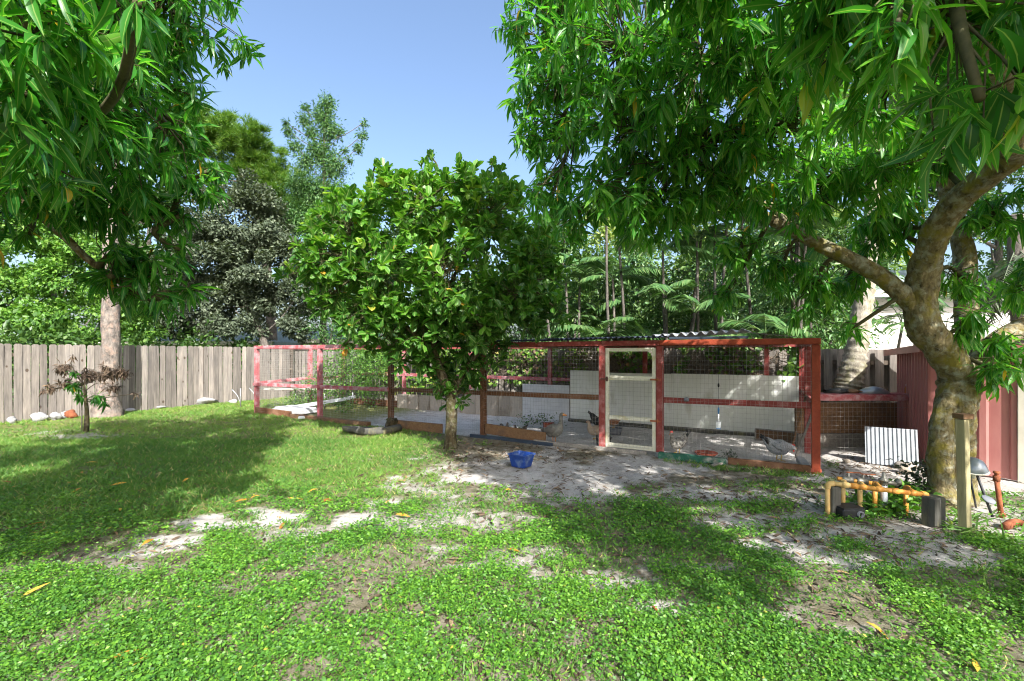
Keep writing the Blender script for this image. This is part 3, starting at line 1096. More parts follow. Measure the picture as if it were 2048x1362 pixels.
FD = unit((.494, .870, 0))
fa = np.array([-12.47, 11.08, 0]) - FD * 1.8
corner = np.array([-8.63, 17.85, 0])
wooden_fence(fa, corner, 1.95, .155, 'weathered brown wooden board fence on the left behind the pine trunk')
b1 = corner + unit(-A_) * 19.2
wooden_fence(corner + unit(-A_) * .25, b1, 1.80, .205, 'weathered wooden fence with gaps running behind the chicken coop', True)
# ------------------------------------------------------------------ chicken coop
coop = empty('chicken_coop', cp(CL / 2, CD / 2), 'long red timber and wire mesh chicken coop along the back fence', 'chicken coop')
PW = .105


def cbeam(name, p0, p1, w, h, mat, up=ZU, bev=.006, parent=None):
    return MB().beam(p0, p1, w, h, up, bev).build(name, M[mat], parent or coop)


def wire_panel(p0, p1, z0, z1, sx=.058, sz=.07, r=.0016, parent=None, sag=.006):
    """welded wire between two ground points"""
    p0, p1 = np.asarray(p0, float), np.asarray(p1, float)
    d = unit(p1 - p0)
    n_ = np.array([d[1], -d[0], 0])
    Ln = np.linalg.norm(p1 - p0)
    mb = MB()
    wob = lambda x, z: n_ * sag * (vnoise(x * 1.3 + 7 + p0[0], z * 1.5 + p0[1] + 30, 1.5, 2) - .5) * 2
    for i in range(int(Ln / sx) + 1):
        x = min(i * sx, Ln)
        zz = [z0, z0 * .66 + z1 * .34, z0 * .33 + z1 * .67, z1]
        mb.tube([p0 + d * x + ZU * z + wob(x, z) for z in zz], r, 3, caps=False)
    k = max(2, int(Ln / .5))
    for j in range(int((z1 - z0) / sz) + 1):
        z = min(z0 + j * sz, z1)
        mb.tube([p0 + d * Ln * i / k + ZU * z + wob(Ln * i / k, z) + n_ * .003 for i in range(k + 1)], r, 3, caps=False)
    o = mb.build('wire_mesh', M['wire'], parent or coop)
    o['kind'] = 'stuff'
    return o


FP = [515, 640, 782, 967, 1205, 1320, 1634]
FU = [uf(p) for p in FP]
FU[0], FU[-1] = CL, .055
fmat = ['red_faded', 'red_faded', 'brown_red', 'brown_red', 'red', 'red', 'orange_red']  # browner colour on the middle posts stands in for the shade there
for u, mt in zip(FU, fmat):
    cbeam('post', cp(u, 0, -.15), cp(u, 0, CH - .095), PW, PW, mt, B_)
railz = lambda u: .94 - .13 * u / CL
for i in range(len(FU) - 1):
    ua, ub = FU[i], FU[i + 1]
    tm = ['red_faded', 'red_faded', 'red', 'red', 'red', 'orange_red'][i]
    ga, gb = (ua + (.0 if i else .06)), (ub - (.06 if i == 5 else 0))
    cbeam('top_beam', cp(ga, -.004 * (i % 2), CH - .045), cp(gb + .002, -.004 * (i % 2), CH - .045), .115, .088, tm)
    if i == 4:
        continue
    rm = ['red_faded', 'red_faded', 'brown_red', 'brown_red', None, 'red'][i]
    t = -.075 if i < 2 else -.0
    e = 0 if i < 2 else PW / 2 + .002
    cbeam('middle_rail', cp(ua - e + (.05 if i == 0 else 0), t, railz(ua)), cp(ub + e, t, railz(ub)), .042, .09, rm)
    wire_panel(cp(ua - .05, -.058), cp(ub + .05, -.058), .06, CH - .1, .058 if i > 2 else .052, .072 if i > 2 else .055)
# back and ends
BP = [690, 808, 940, 1100, 1290, 1533, 1607]
BU = [uf(p, CD) for p in BP]
BU[0], BU[-1] = CL, .06
for u in BU:
    cbeam('post', cp(u, CD, -.15), cp(u, CD, CH - .095), .095, .095, 'red_faded' if u > 4 else 'red', B_)
cbeam('back_beam', cp(CL, CD, CH - .047), cp(0, CD, CH - .047), .1, .088, 'red')
for i in range(len(BU) - 1):
    cbeam('back_rail', cp(BU[i] - .05, CD, 1.02), cp(BU[i + 1] + .05, CD, 1.02), .042, .09, 'red_faded' if BU[i] > 4 else 'red')
cbeam('post', cp(CL, 1.72, -.15), cp(CL, 1.72, CH - .095), .13, .095, 'red_faded', B_)
cbeam('end_beam', cp(CL, .06, CH - .05), cp(CL, CD - .06, CH - .05), .1, .085, 'red_faded')
cbeam('end_beam', cp(.05, .06, CH - .05), cp(.05, CD - .06, CH - .05), .1, .085, 'red')
cbeam('post', cp(.055, 1.5, -.15), cp(.055, 1.5, CH - .1), .09, .09, 'red', B_)
for (t0, t1) in ((.06, 1.67), (1.77, 2.94)):
    cbeam('end_rail', cp(CL, t0, .84), cp(CL, t1, .90), .042, .09, 'red_faded')
for (t0, t1) in ((.06, 1.45), (1.56, 2.94)):
    cbeam('end_rail', cp(.055, t0, .94), cp(.055, t1, .94), .042, .09, 'red')
wire_panel(cp(.0, .05), cp(.0, CD), .03, CH - .1, .07, .08)
wire_panel(cp(CL + .05, 0), cp(CL + .05, CD), .03, CH - .1, .07, .08)
# sill boards at the foot of the front
cbeam('sill_board', cp(CL, -.03, .085), cp(CL - 1.6, -.05, .06), .05, .16, 'brown_red')
cbeam('sill_board', cp(CL - 1.7, -.08, .035), cp(FU[2] + .6, -.10, .03), .14, .10, 'brown_board')
cbeam('sill_board', cp(FU[2] - .1, -.12, .10), cp(FU[2] - 1.55, -.10, .10), .05, .19, 'brown_board')
cbeam('sill_board', cp(FU[3] + .25, -.10, .02), cp(FU[3] - 1.6, -.14, .02), .06, .07, 'dark_sheet')
cbeam('sill_board', cp(FU[3] - .1, -.085, .19), cp(FU[3] - 1.42, -.085, .12), .04, .20, 'brown_board')
cbeam('sill_board', cp(FU[3] - 1.2, -.12, .04), cp(FU[5] + .2, -.10, .03), .06, .07, 'grey_wood')
cbeam('sill_board', cp(FU[5] - .02, -.20, .05), cp(FU[5] - 1.0, -.17, .05), .12, .10, 'green_beam')
cbeam('sill_board', cp(FU[5] - 1.02, -.09, .05), cp(.12, -.08, .05), .06, .10, 'brown_red')
cbeam('sill_board', cp(CL, CD - .04, .1), cp(8.2, CD - .04, .1), .04, .2, 'brown_red')
# door
dl, dr = FU[4] - .062, FU[5] + .062
door = MB()
door.beam(cp(dl - .03, -.01, .06), cp(dl - .03, -.01, 1.775), .04, .062, A_, .004)
door.beam(cp(dr + .03, -.01, .06), cp(dr + .03, -.01, 1.775), .04, .062, A_, .004)
for z, hh in ((1.745, .06), (1.26, .075), (.58, .07), (.10, .075)):
    door.beam(cp(dl - .063, -.01, z), cp(dr + .063, -.01, z), .038, hh, ZU, .004)
door = door.build('door_frame', M['cream'], coop)
wire_panel(cp(dl - .05, -.032), cp(dr + .05, -.032), .1, 1.26, .062, .072, .0018, door)
for z in (1.25, .57):
    MB().box(cp(dr + .0, -.062, z), (A_, B_, ZU), (.085, .004, .014)).lathe(cp(dr - .03, -.062, z - .035), [(.001, 0), (.01, 0), (.01, .07), (.001, .07)], 8).build('hinge', M['rust'], door)
MB().box(cp(dl - .03, -.045, 1.24), (A_, B_, ZU), (.018, .008, .04)).box(cp(dl + .02, -.075, 1.24), (A_, B_, ZU), (.05, .008, .01)).build('latch', M['knob'], door)
MB().blob(cp(FU[5] - .42, -.055, railz(2) + .03), (.05, .02, .035), 6, 8, .3).build('rail_lock', M['grey_tub'], coop)

# joists and roof sheets over the right half
for u in np.arange(.6, 6.2, .9):
    cbeam('joist', cp(u, .06, CH - .045), cp(u, CD - .06, CH - .045), .04, .085, 'brown_red')


def corrugated(name, u0, u1, t0, t1, z00, z10, zt, mat, amp=.018, pitch=.076, parent=coop, n=8):
    """ridges run front to back; z00 at u0, z10 at u1, zt rise to the back"""
    k = int((u1 - u0) / pitch * n)
    V, Fc = [], []
    for lay in (0, -.004):
        for j in range(3):
            for i in range(k + 1):
                f = i / k
                u = u0 + (u1 - u0) * f
                z = z00 + (z10 - z00) * f + amp * math.sin(2 * math.pi * (u - u0) / pitch) + zt * j / 2 + lay
                V.append(cp(u, t0 + (t1 - t0) * j / 2, z))
    K = k + 1
    for lay in (0, 1):
        o = lay * 3 * K
        for j in range(2):
            for i in range(k):
                f = (o + j * K + i, o + j * K + i + 1, o + (j + 1) * K + i + 1, o + (j + 1) * K + i)
                Fc.append(f if lay else f[::-1])
    for i in range(k):
        Fc.append((i, i + 1, 3 * K + i + 1, 3 * K + i))
        Fc.append((2 * K + i, 5 * K + i, 5 * K + i + 1, 2 * K + i + 1))
    mb = MB()
    mb.add(V, Fc, True)
    return mb.build(name, M[mat], parent)


corrugated('roof_sheet', 4.15, 5.5, -.12, CD + .1, 1.925, 1.925, .12, 'dark_sheet', .014, .09)
corrugated('roof_sheet', 2.05, 4.25, -.16, CD + .1, 1.955, 1.945, .12, 'dark_sheet', .014, .09)
corrugated('roof_sheet', .95, 2.35, -.05, CD + .1, 2.035, 1.965, .10, 'galv', .03, .145)
corrugated('roof_sheet', .28, 1.0, .12, CD + .1, 1.925, 2.02, .10, 'tan_sheet', .004, .08)
cbeam('roof_batten', cp(.9, -.02, 1.925), cp(2.05, -.02, 1.925), .05, .04, 'dark_sheet')

# white panels, cement panel and rough boards along the back
pe = [uf(p, CD - .09) for p in (1598, 1342, 1202, 1140)]
tops = [1.20, 1.19, 1.23]
for i in range(3):
    ua, ub = pe[i] + .004, pe[i + 1] - .004
    MB().box(cp((ua + ub) / 2, CD - .08 + .006 * (i % 2), tops[i] / 2 + .03), (A_, B_, ZU), ((ub - ua) / 2, .012, tops[i] / 2)).build('white_panel', M['panel'], coop)
ue = uf(1045, CD - .1)
MB().box(cp((pe[3] + .01 + ue) / 2, CD - .10, .43), (A_, B_, ZU), ((ue - pe[3] - .02) / 2, .015, .45)).build('cement_panel', M['cement'], coop)
uw = uf(930, CD - .1)
for i in range(5):
    a0 = ue + (uw - ue) * i / 5
    a1 = ue + (uw - ue) * (i + 1) / 5
    MB().box(cp((a0 + a1) / 2, CD - .1 + .008 * (i % 2), .32), (A_, B_, ZU), ((a1 - a0) / 2 - .004, .012, .34 + .02 * (i % 3))).build('rough_board', M['tan_board'], coop)
for i in range(6):
    a0 = uw + 2.6 * i / 6
    MB().box(cp(a0 + .215, CD - .08 + .008 * (i % 2), .2), (A_, B_, ZU), (.205, .012, .22)).build('rough_board', M['tan_board'], coop)
cbeam('base_timber', cp(pe[3], CD - .2, .03), cp(pe[0] + .6, CD - .25, .03), .09, .08, 'post_dark')

# ------------------------------------------------------------------ run beside the coop: shelf rail with wire
s0, s1 = cp(-.03, 1.52, 0), np.array([6.93, 7.72, 0])
run = empty('side_run', (s0 + s1) / 2, 'low wire run under a red shelf rail between coop and shed', 'wire run')
sd = unit(s1 - s0)
sn = np.array([sd[1], -sd[0], 0])
MB().beam(s0 + ZU * .93 + sn * .02, s1 + ZU * .93 + sn * .02, .05, .10, ZU, .006).build('rail', M['red_faded'], run)
MB().beam(s0 + ZU * .985 - sn * .14, s1 + ZU * .985 - sn * .14, .28, .02, ZU).build('shelf', M['red_faded'], run)
for f in (.03, .985):
    q = s0 + (s1 - s0) * f - sn * .05
    MB().beam(q - ZU * .1, q + ZU * .875, .07, .07, sd).build('post', M['red'], run)
wire_panel(s0 + sn * .05, s1 + sn * .05, .02, .88, .07, .075, .0016, run)
MB().beam(s0 - sn * .5 + ZU * .52, s1 - sn * .5 + ZU * .52, .05, .55, ZU).build('back_board', M['brown_board'], run)
MB().beam(s0 - sn * .45 + ZU * .12, s1 - sn * .45 + ZU * .12, .05, .24, ZU).build('foot_board', M['grey_wood'], run)


# ------------------------------------------------------------------ shed
sh = [np.array(p) for p in ((6.18, 6.72, 0.), (6.72, 6.0, 0.), (7.15, 8.45, 0.))]
shed = empty('metal_shed', sh[0], 'dusty red ribbed metal shed with cream corner trim behind the mango trunk', 'shed')


def ribbed(p0, p1, z0, z1, name, rib=.21, depth=.025):
    p0, p1 = np.asarray(p0), np.asarray(p1)
    d = unit(p1 - p0)
    n_ = np.array([d[1], -d[0], 0])
    Ln = np.linalg.norm(p1 - p0)
    prof = []
    x = 0
    while x < Ln:
        prof += [(x, 0), (x + rib * .62, 0), (x + rib * .70, depth), (x + rib * .92, depth)]
        x += rib
    prof = [(min(a, Ln), b) for a, b in prof] + [(Ln, 0)]
    V = [p0 + d * a + n_ * b + ZU * z for z in (z0, z1) for a, b in prof]
    V += [p0 + d * a + n_ * (b - .03) + ZU * z for z in (z0, z1) for a, b in prof]
    k = len(prof)
    Fc = [(i, i + 1, k + i + 1, k + i) for i in range(k - 1)] + [(2 * k + i + 1, 2 * k + i, 3 * k + i, 3 * k + i + 1) for i in range(k - 1)]
    Fc += [(k + i, k + i + 1, 3 * k + i + 1, 3 * k + i) for i in range(k - 1)]
    mb = MB()
    mb.add(V, Fc)
    return mb.build(name, M['shed_red'], shed)


EH = 1.74
ribbed(sh[2], sh[0], 0, EH, 'side_wall', .16)
fd = unit(sh[1] - sh[0])
fe = sh[0] + fd * .86
ribbed(sh[0], fe, 0, EH, 'front_wall', .30)
MB().beam(fe + fd * .05 - ZU * .02, fe + fd * .05 + ZU * EH, .10, .09, fd, .008).build('corner_trim', M['shed_trim'], shed)
far = fe + fd * 2.6
MB().beam(far + ZU * 0, far + ZU * EH, .10, .09, fd, .008).build('corner_trim', M['shed_trim'], shed)
bn_ = unit(sh[2] - sh[0])
MB().beam(fe + fd * .1 + bn_ * .9 + ZU * .86, far + bn_ * .9 + ZU * .86, .03, 1.7, ZU).build('inner_wall', M['shed_red'], shed)
bn_ = unit(sh[2] - sh[0])
rc = sh[0] - fd * .12 - bn_ * .15
roof = MB()
V = []
for z in (0, .05):
    for (a, bb) in ((0, 0), (3.4, 0), (3.4, 2.4), (0, 2.4)):
        V.append(rc + fd * a + bn_ * bb + ZU * (EH + .02 + z - bb * .03))
roof.add(V, [(0, 3, 2, 1), (4, 5, 6, 7), (0, 1, 5, 4), (1, 2, 6, 5), (2, 3, 7, 6), (3, 0, 4, 7)])
roof = roof.build('roof', M['shed_trim'], shed)
MB().beam(rc - bn_ * .02 + ZU * (EH + .01), rc + fd * 3.4 - bn_ * .02 + ZU * (EH + .01), .03, .11, ZU).build('fascia', M['shed_red'], roof)
MB().beam(rc + bn_ * 0 - fd * .02 + ZU * (EH + .02), rc + bn_ * 2.4 - fd * .02 + ZU * (EH - .05), .03, .11, ZU).build('fascia', M['shed_red'], roof)
MB().beam(sh[2] + fd * .05, sh[2] + fd * .05 + ZU * EH, .08, .08, fd, .008).build('corner_trim', M['shed_trim'], shed)
# ------------------------------------------------------------------ mango tree on the right
def limbs_part(root, rows_list, mat, n=14, jit=.14, rs=1.0):
    """first row list is the trunk, the others branches; returns the centre lines"""
    out = []
    for i, rows in enumerate(rows_list):
        P, r = px_path(rows, 10)
        MB().tube(P, r * rs, n if i == 0 else max(8, n - 6), jit, seed=i * 3 + 1).build('trunk' if i == 0 else 'branch', mat, root)
        out.append(P)
    return out


mr = empty('mango_tree', gp(1902, 1000), 'large mango tree with lichen-covered curving trunk beside the metal shed', 'tree')
L = limbs_part(mr, [
    [(1900, 1030, 5.25, .29), (1902, 985, 5.25, .24), (1903, 920, 5.25, .215), (1907, 850, 5.25, .21), (1914, 790, 5.2, .205), (1916, 750, 5.2, .195), (1885, 702, 5.15, .18), (1850, 655, 5.1, .165),
     (1840, 590, 5.1, .158), (1852, 520, 5.0, .152), (1885, 440, 4.8, .14), (1950, 372, 4.5, .13), (2040, 300, 4.1, .115), (2110, 180, 3.8, .09), (2160, 0, 3.6, .06)],
    [(1848, 640, 5.1, .10), (1808, 592, 5.12, .105), (1770, 560, 5.2, .10), (1700, 518, 5.3, .095), (1640, 490, 5.4, .085), (1570, 452, 5.5, .075), (1520, 428, 5.5, .06), (1460, 395, 5.6, .05), (1390, 330, 5.6, .04), (1250, 240, 5.5, .028), (1130, 190, 5.5, .015)],
    [(1575, 455, 5.5, .06), (1545, 415, 5.45, .05), (1500, 405, 5.4, .045), (1440, 370, 5.2, .04), (1400, 280, 4.9, .035), (1380, 120, 4.5, .025), (1370, -60, 4.4, .02)],
    [(1912, 790, 5.3, .14), (1938, 710, 5.55, .14), (1932, 610, 5.75, .13), (1926, 500, 5.85, .12), (1900, 400, 5.9, .11), (1878, 320, 5.8, .10), (1850, 200, 5.4, .08), (1800, 20, 4.8, .06), (1700, -200, 4.3, .04)],
    [(1920, 770, 5.3, .13), (1985, 690, 5.4, .12), (2050, 652, 5.5, .11), (2140, 600, 5.5, .09), (2260, 480, 5.3, .07)],
    [(1885, 1010, 5.2, .14), (1880, 900, 5.16, .12), (1886, 830, 5.15, .11), (1905, 770, 5.15, .09)],
    [(1893, 960, 5.2, .10), (1870, 1005, 5.1, .085), (1840, 1022, 5.0, .05), (1805, 1028, 4.95, .02)],
    [(1905, 960, 5.2, .10), (1918, 1015, 5.05, .09), (1945, 1035, 4.85, .05), (1965, 1040, 4.75, .02)],
    [(1896, 970, 5.15, .10), (1895, 1020, 5.0, .09), (1890, 1040, 4.8, .05), (1884, 1050, 4.65, .02)],
    [(2030, 305, 4.1, .09), (2010, 180, 3.2, .07), (1960, 40, 2.5, .04), (1900, -120, 2.1, .03)],
], M['mango_bark'], 26, .17, .92)
blobs = px_blobs([
    (1105, 40, 5.6, .75), (1100, 170, 5.6, .62), (1112, 290, 5.6, .55), (1105, 390, 5.3, .38), (1150, 430, 5.0, .30),
    (1240, 90, 4.7, .8), (1240, 270, 4.8, .7), (1240, 400, 4.6, .42), (1300, 430, 4.9, .35),
    (1400, 120, 4.2, .75), (1420, 290, 4.6, .65), (1370, 400, 4.8, .42), (1480, 360, 4.8, .45),
    (1560, 80, 3.5, .6), (1590, 250, 4.2, .6), (1640, 370, 4.8, .5), (1560, 550, 5.5, .36), (1480, 500, 5.6, .34), (1620, 590, 5.6, .36), (1690, 560, 5.7, .3), (1450, 590, 5.8, .22),
    (1750, 130, 2.7, .42), (1890, 90, 2.05, .30), (1960, 200, 1.75, .20), (1660, 30, 2.3, .3), (1790, 60, 1.75, .2),
    (1740, 330, 4.5, .5), (1790, 430, 5.3, .4), (1760, 470, 5.6, .35), (1930, 560, 5.1, .28), (1945, 650, 5.0, .22), (1975, 735, 4.9, .2), (2030, 700, 5.0, .3), (1700, 660, 5.3, .15),
    (1990, 420, 5.6, .4), (2060, 560, 5.8, .4), (1840, 300, 5.0, .45), (1990, 100, 3.4, .5), (1880, 200, 3.8, .45),
    (1160, -120, 5.5, 1.0), (1450, -250, 4.6, 1.1), (1800, -300, 3.6, 1.0), (1480, -90, 3.2, .5), (2180, 60, 4, 1.0), (2300, -300, 4, 1.3), (2250, 380, 5, .9)])
blobs += [(np.array(c), r) for c, r in (((2.5, .4, 3.5), .84), ((4.3, .5, 3.6), 1.0), ((3.3, 1.5, 3.75), .75), ((5.6, 2.0, 4.2), 1.3), ((6.6, 4.6, 4.4), 1.3), ((5.2, 4.2, 5.2), 1.2), ((1.7, 1.9, 3.75), .6), ((3.0, -.5, 3.9), .9), ((2.2, 1.1, 3.7), .6), ((5.0, -.4, 3.6), 1.0), ((4.4, 2.0, 4.0), .8), ((2.6, 2.4, 4.3), .6), ((1.3, 2.2, 4.0), .5), ((.9, 2.7, 4.35), .5), ((2.0, 2.0, 3.9), .5), ((.5, 3.5, 5.0), .5), ((3.3, 2.2, 4.15), .6), ((1.2, 3.2, 4.7), .5))]
P, D, N, S, C, pairs = rosettes(blobs, 160, (.15, .29), 12, .3, .7, tint_base=.54)
twigs(mr, pairs, L, M['twig'])
foliage_part(mr, MANGO_T, P, D, N, S, C, M['mango'], 300, low=MANGO_LO)

# ------------------------------------------------------------------ mango tree on the left
ml = empty('mango_tree', (-5.6, 3.9, 0), 'mango tree whose leafy boughs hang into the left of the yard', 'tree')
L = limbs_part(ml, [
    [(-283, 1110, 3.9, .22), (-270, 900, 3.9, .18), (-280, 700, 3.9, .17), (-260, 500, 3.85, .16), (-240, 300, 3.8, .14), (-200, 100, 3.6, .12), (-180, -100, 3.5, .09)],
    [(-262, 520, 3.85, .10), (-140, 440, 3.6, .07), (-40, 345, 3.3, .055), (60, 325, 3.2, .04), (180, 250, 3.3, .03), (280, 200, 3.8, .02)],
    [(-258, 560, 3.85, .09), (-100, 440, 3.9, .06), (20, 395, 4.0, .045), (120, 465, 4.2, .035), (190, 530, 4.3, .03), (300, 600, 4.4, .02)],
    [(-235, 280, 3.8, .10), (-50, 100, 4.0, .07), (150, 0, 4.5, .05), (330, 20, 5.0, .03)],
    [(120, 465, 4.2, .03), (230, 430, 4.3, .025), (340, 440, 4.5, .018)],
], M['mango_bark'], 12)
blobs = px_blobs([
    (50, 40, 2.1, .38), (40, 190, 2.2, .32), (150, 110, 2.8, .42), (60, 310, 2.6, .28), (150, 250, 3.0, .38), (230, 190, 3.6, .42), (240, 300, 3.7, .42),
    (320, 280, 4.3, .42), (375, 270, 4.6, .24), (425, 335, 4.7, .17), (395, 370, 4.6, .25), (330, 90, 5.0, .48), (345, 30, 5.0, .3), (350, 180, 4.8, .34), (260, 60, 4.2, .42),
    (270, 400, 4.3, .38), (350, 430, 4.6, .28), (170, 400, 4.0, .3), (70, 400, 3.6, .26), (240, 500, 4.4, .28), (360, 500, 4.6, .18), (310, 540, 4.5, .28), (220, 560, 4.3, .22), (330, 610, 4.4, .24), (270, 590, 4.4, .2), (380, 580, 4.6, .15),
    (275, 5, 1.8, .07), (60, 470, 4.0, .12),
    (-160, 100, 2.8, .8), (-200, 350, 3.6, .8), (60, -250, 3, 1.0), (200, -220, 5, .6), (-300, -200, 3.4, 1.2), (110, -170, 4.2, .7), (-100, 450, 4.5, .3), (-350, 100, 4.6, 1.2)])
blobs += [(np.array(c), r) for c, r in (((-4.2, 2.0, 4.2), 1.1), ((-3.3, 2.8, 4.9), 1.0), ((-5.6, 3.2, 5.0), 1.4), ((-5.0, 5.2, 5.0), 1.3), ((-6.6, 1.6, 4.2), 1.3), ((-3.6, 4.6, 5.4), 1.0), ((-4.6, .6, 3.8), 1.0), ((-2.55, .55, 3.3), .75), ((-3.4, .9, 3.5), .84), ((-3.2, .1, 4.2), .9), ((-4.6, -.4, 4.0), 1.2), ((-3.0, 1.4, 4.2), .8), ((-5.6, .6, 3.2), 1.0))]
P, D, N, S, C, pairs = rosettes(blobs, 135, (.15, .28), 12, .3, .6, tint_base=.4)
twigs(ml, pairs, L, M['twig'])
foliage_part(ml, MANGO_T, P, D, N, S, C, M['mango'], 300, low=MANGO_LO)

# ------------------------------------------------------------------ broad-leaved tree in front of the coop
jt = empty('broad_leaved_tree', gp(901, 895), 'round bushy broad-leaved tree with glossy leaves standing before the coop', 'tree')
Y0 = 8.13
L = limbs_part(jt, [
    [(901, 903, Y0, .15), (901, 880, Y0, .108), (903, 830, Y0, .10), (900, 790, Y0, .09), (886, 755, Y0, .08), (872, 715, Y0, .07), (868, 660, Y0, .07), (860, 580, Y0, .05), (850, 480, Y0, .03), (850, 400, Y0, .015)],
    [(901, 800, Y0, .06), (925, 750, Y0 - .1, .05), (955, 705, Y0 - .15, .045), (990, 650, Y0 - .2, .035), (1040, 570, Y0 - .2, .02)],
    [(876, 725, Y0, .05), (830, 670, Y0 - .2, .04), (760, 600, Y0 - .3, .03), (690, 520, Y0 - .3, .02)],
    [(868, 660, Y0, .045), (900, 570, Y0 + .3, .035), (950, 470, Y0 + .5, .02)],
    [(862, 600, Y0, .04), (790, 520, Y0 + .5, .03), (730, 430, Y0 + .6, .02)],
], M['smooth_bark'], 12, .10)
rows = []
for (a, b, r) in [(700, 440, .62), (850, 410, .72), (980, 420, .68), (640, 510, .48), (1070, 500, .5), (760, 540, .75), (900, 540, .85), (1030, 590, .6), (660, 590, .42), (720, 640, .48), (850, 650, .6),
                  (960, 650, .5), (880, 735, .28), (930, 715, .25), (1060, 650, .32), (790, 690, .25), (905, 775, .16), (930, 780, .1), (880, 790, .12), (600, 500, .2), (630, 450, .25), (690, 690, .14), (1110, 560, .25), (1090, 440, .3), (780, 380, .4), (930, 370, .4), (1100, 520, .38), (1115, 620, .28), (590, 550, .25), (760, 690, .28), (1000, 690, .28), (840, 715, .25), (1050, 540, .45), (620, 560, .3), (880, 760, .22), (940, 755, .2), (905, 800, .13), (855, 715, .3), (925, 800, .1), (850, 690, .35), (940, 690, .35), (800, 720, .18), (985, 715, .2), (915, 770, .2), (895, 815, .12), (945, 735, .22), (1080, 600, .38), (1000, 620, .45), (900, 630, .55), (780, 620, .45)]:
    dz = [0] if r < .4 else [-.55, .55]
    for q in dz:
        rows.append((a, b, Y0 + q + random.uniform(-.2, .2), r))
blobs = px_blobs(rows)
P, D, N, S, C, pairs = rosettes(blobs, 130, (.13, .225), 9, .3, .05, .16, (25, 85), .25, .22, .42)
shoots = px_blobs([(742, 350, Y0, .10), (752, 325, Y0, .06), (735, 385, Y0, .14), (857, 335, Y0, .12), (862, 312, Y0, .06), (850, 370, Y0, .18), (983, 325, Y0, .08), (978, 355, Y0, .14), (930, 350, Y0 + .2, .12), (1000, 370, Y0, .12), (690, 400, Y0, .12), (1040, 380, Y0, .14), (620, 430, Y0, .1), (800, 370, Y0, .12)])
P2, D2, N2, S2, C2, pr2 = rosettes(shoots, 260, (.13, .2), 8, .2, -.25, .14, (15, 60), .9, .4, .66)
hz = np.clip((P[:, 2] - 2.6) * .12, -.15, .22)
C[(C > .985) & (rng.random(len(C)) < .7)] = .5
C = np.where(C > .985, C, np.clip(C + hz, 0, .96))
P, D, N, S, C = [np.concatenate(q) for q in ((P, P2), (D, D2), (N, N2), (S, S2), (C, C2))]
twigs(jt, pairs + pr2, L, M['twig'], .012, .004, .022)
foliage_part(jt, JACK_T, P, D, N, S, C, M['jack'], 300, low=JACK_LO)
# ------------------------------------------------------------------ pines, grey-green tree, bushes beyond the fence
def needle_tufts(root, blobs, n, L, mat, name='crown', k=12, up=.5):
    P, D = [], []
    tot = sum(r ** 2 for c, r in blobs)
    for c, r in blobs:
        m = int(n * r * r / tot)
        cc = rng.normal(size=(16, 3)) * np.array([.6, .6, .42])
        q = cc[rng.integers(0, 16, m)] + rng.normal(size=(m, 3)) * np.array([.2, .2, .13])
        p = np.asarray(c) + q * r
        d = nrm(np.repeat(nrm(q + np.array([0, 0, up])), k, 0) + rng.normal(size=(m * k, 3)) * .6)
        P.append(np.repeat(p, k, 0))
        D.append(d)
    P, D = np.concatenate(P), np.concatenate(D)
    m = len(P)
    V, T, C = scatter([(NEEDLE[0] * np.array([1, 2.2, 1]), NEEDLE[1])], P, D, rng.normal(size=(m, 3)), rng.uniform(L[0], L[1], m), np.clip(rng.normal(.5, .22, m), 0, 1))
    o = link(name, mesh_arrays(name, V - wloc(root), T, mat, C), root)
    o['kind'] = 'stuff'
    return o


pn = empty('pine_tree', gp(216, 832), 'pine tree with a bare flaking trunk standing before the board fence', 'tree')
P, r = px_path([(214, 845, 12.2, .42), (215, 826, 12.2, .34), (214, 800, 12.2, .27), (217, 760, 12.2, .225), (222, 700, 12.2, .205), (221, 600, 12.2, .19), (222, 480, 12.2, .18), (226, 300, 12.3, .17), (240, 100, 12.4, .16), (262, -150, 12.6, .12), (290, -400, 12.8, .07)], 8)
MB().tube(P, r, 18, .16, seed=5).build('trunk', M['pine_bark'], pn)
lo = []
for i, (px, py, Y, rr) in enumerate([(60, -250, 12, 1.6), (420, -200, 13, 1.6), (250, -420, 13, 2.0), (420, -420, 12, 1.5), (80, -480, 12, 1.4)]):
    c = at(px, py, Y)
    lo.append((c, rr))
    s = P[-6 - i]
    pth = smooth_path([s, (s + c) / 2 + ZU * .4, c], 5)
    MB().tube(pth, np.linspace(.06, .02, len(pth)), 7, .1).build('branch', M['pine_bark'], pn)
needle_tufts(pn, lo, 3500, (.15, .25), M['pine'])

pf = empty('pine_tree', (-12.6, 24, 0), 'yellow-green pine crown rising behind the grey-green tree', 'tree')
P, r = px_path([(545, 770, 24, .3), (540, 600, 24, .25), (520, 450, 24, .2), (490, 360, 24, .14), (470, 290, 24, .07)], 6)
MB().tube(P, r, 10, .1).build('trunk', M['pine_bark'], pf)
blobs = px_blobs([(400, 250, 24, 1.0), (440, 265, 24, .9), (480, 280, 24, 1.0), (515, 290, 24, .8), (545, 335, 24, .8), (500, 330, 24, .9), (565, 375, 24, .9), (600, 400, 24, .8), (450, 350, 24, .8), (380, 280, 24, .8), (590, 440, 24, .9), (350, 220, 24, .9), (520, 390, 24, .9), (560, 430, 24, .8), (620, 450, 24, .7)])
for c, rr in blobs:
    s = P[np.argmin(np.linalg.norm(P - (c - ZU * .8), axis=1))]
    pth = smooth_path([s, (s + c) / 2 - ZU * .2, c - ZU * .2], 4)
    MB().tube(pth, np.linspace(.07, .02, len(pth)), 6, .1).build('branch', M['grey_bark'], pf)
needle_tufts(pf, blobs, 9500, (.22, .38), M['pine'])


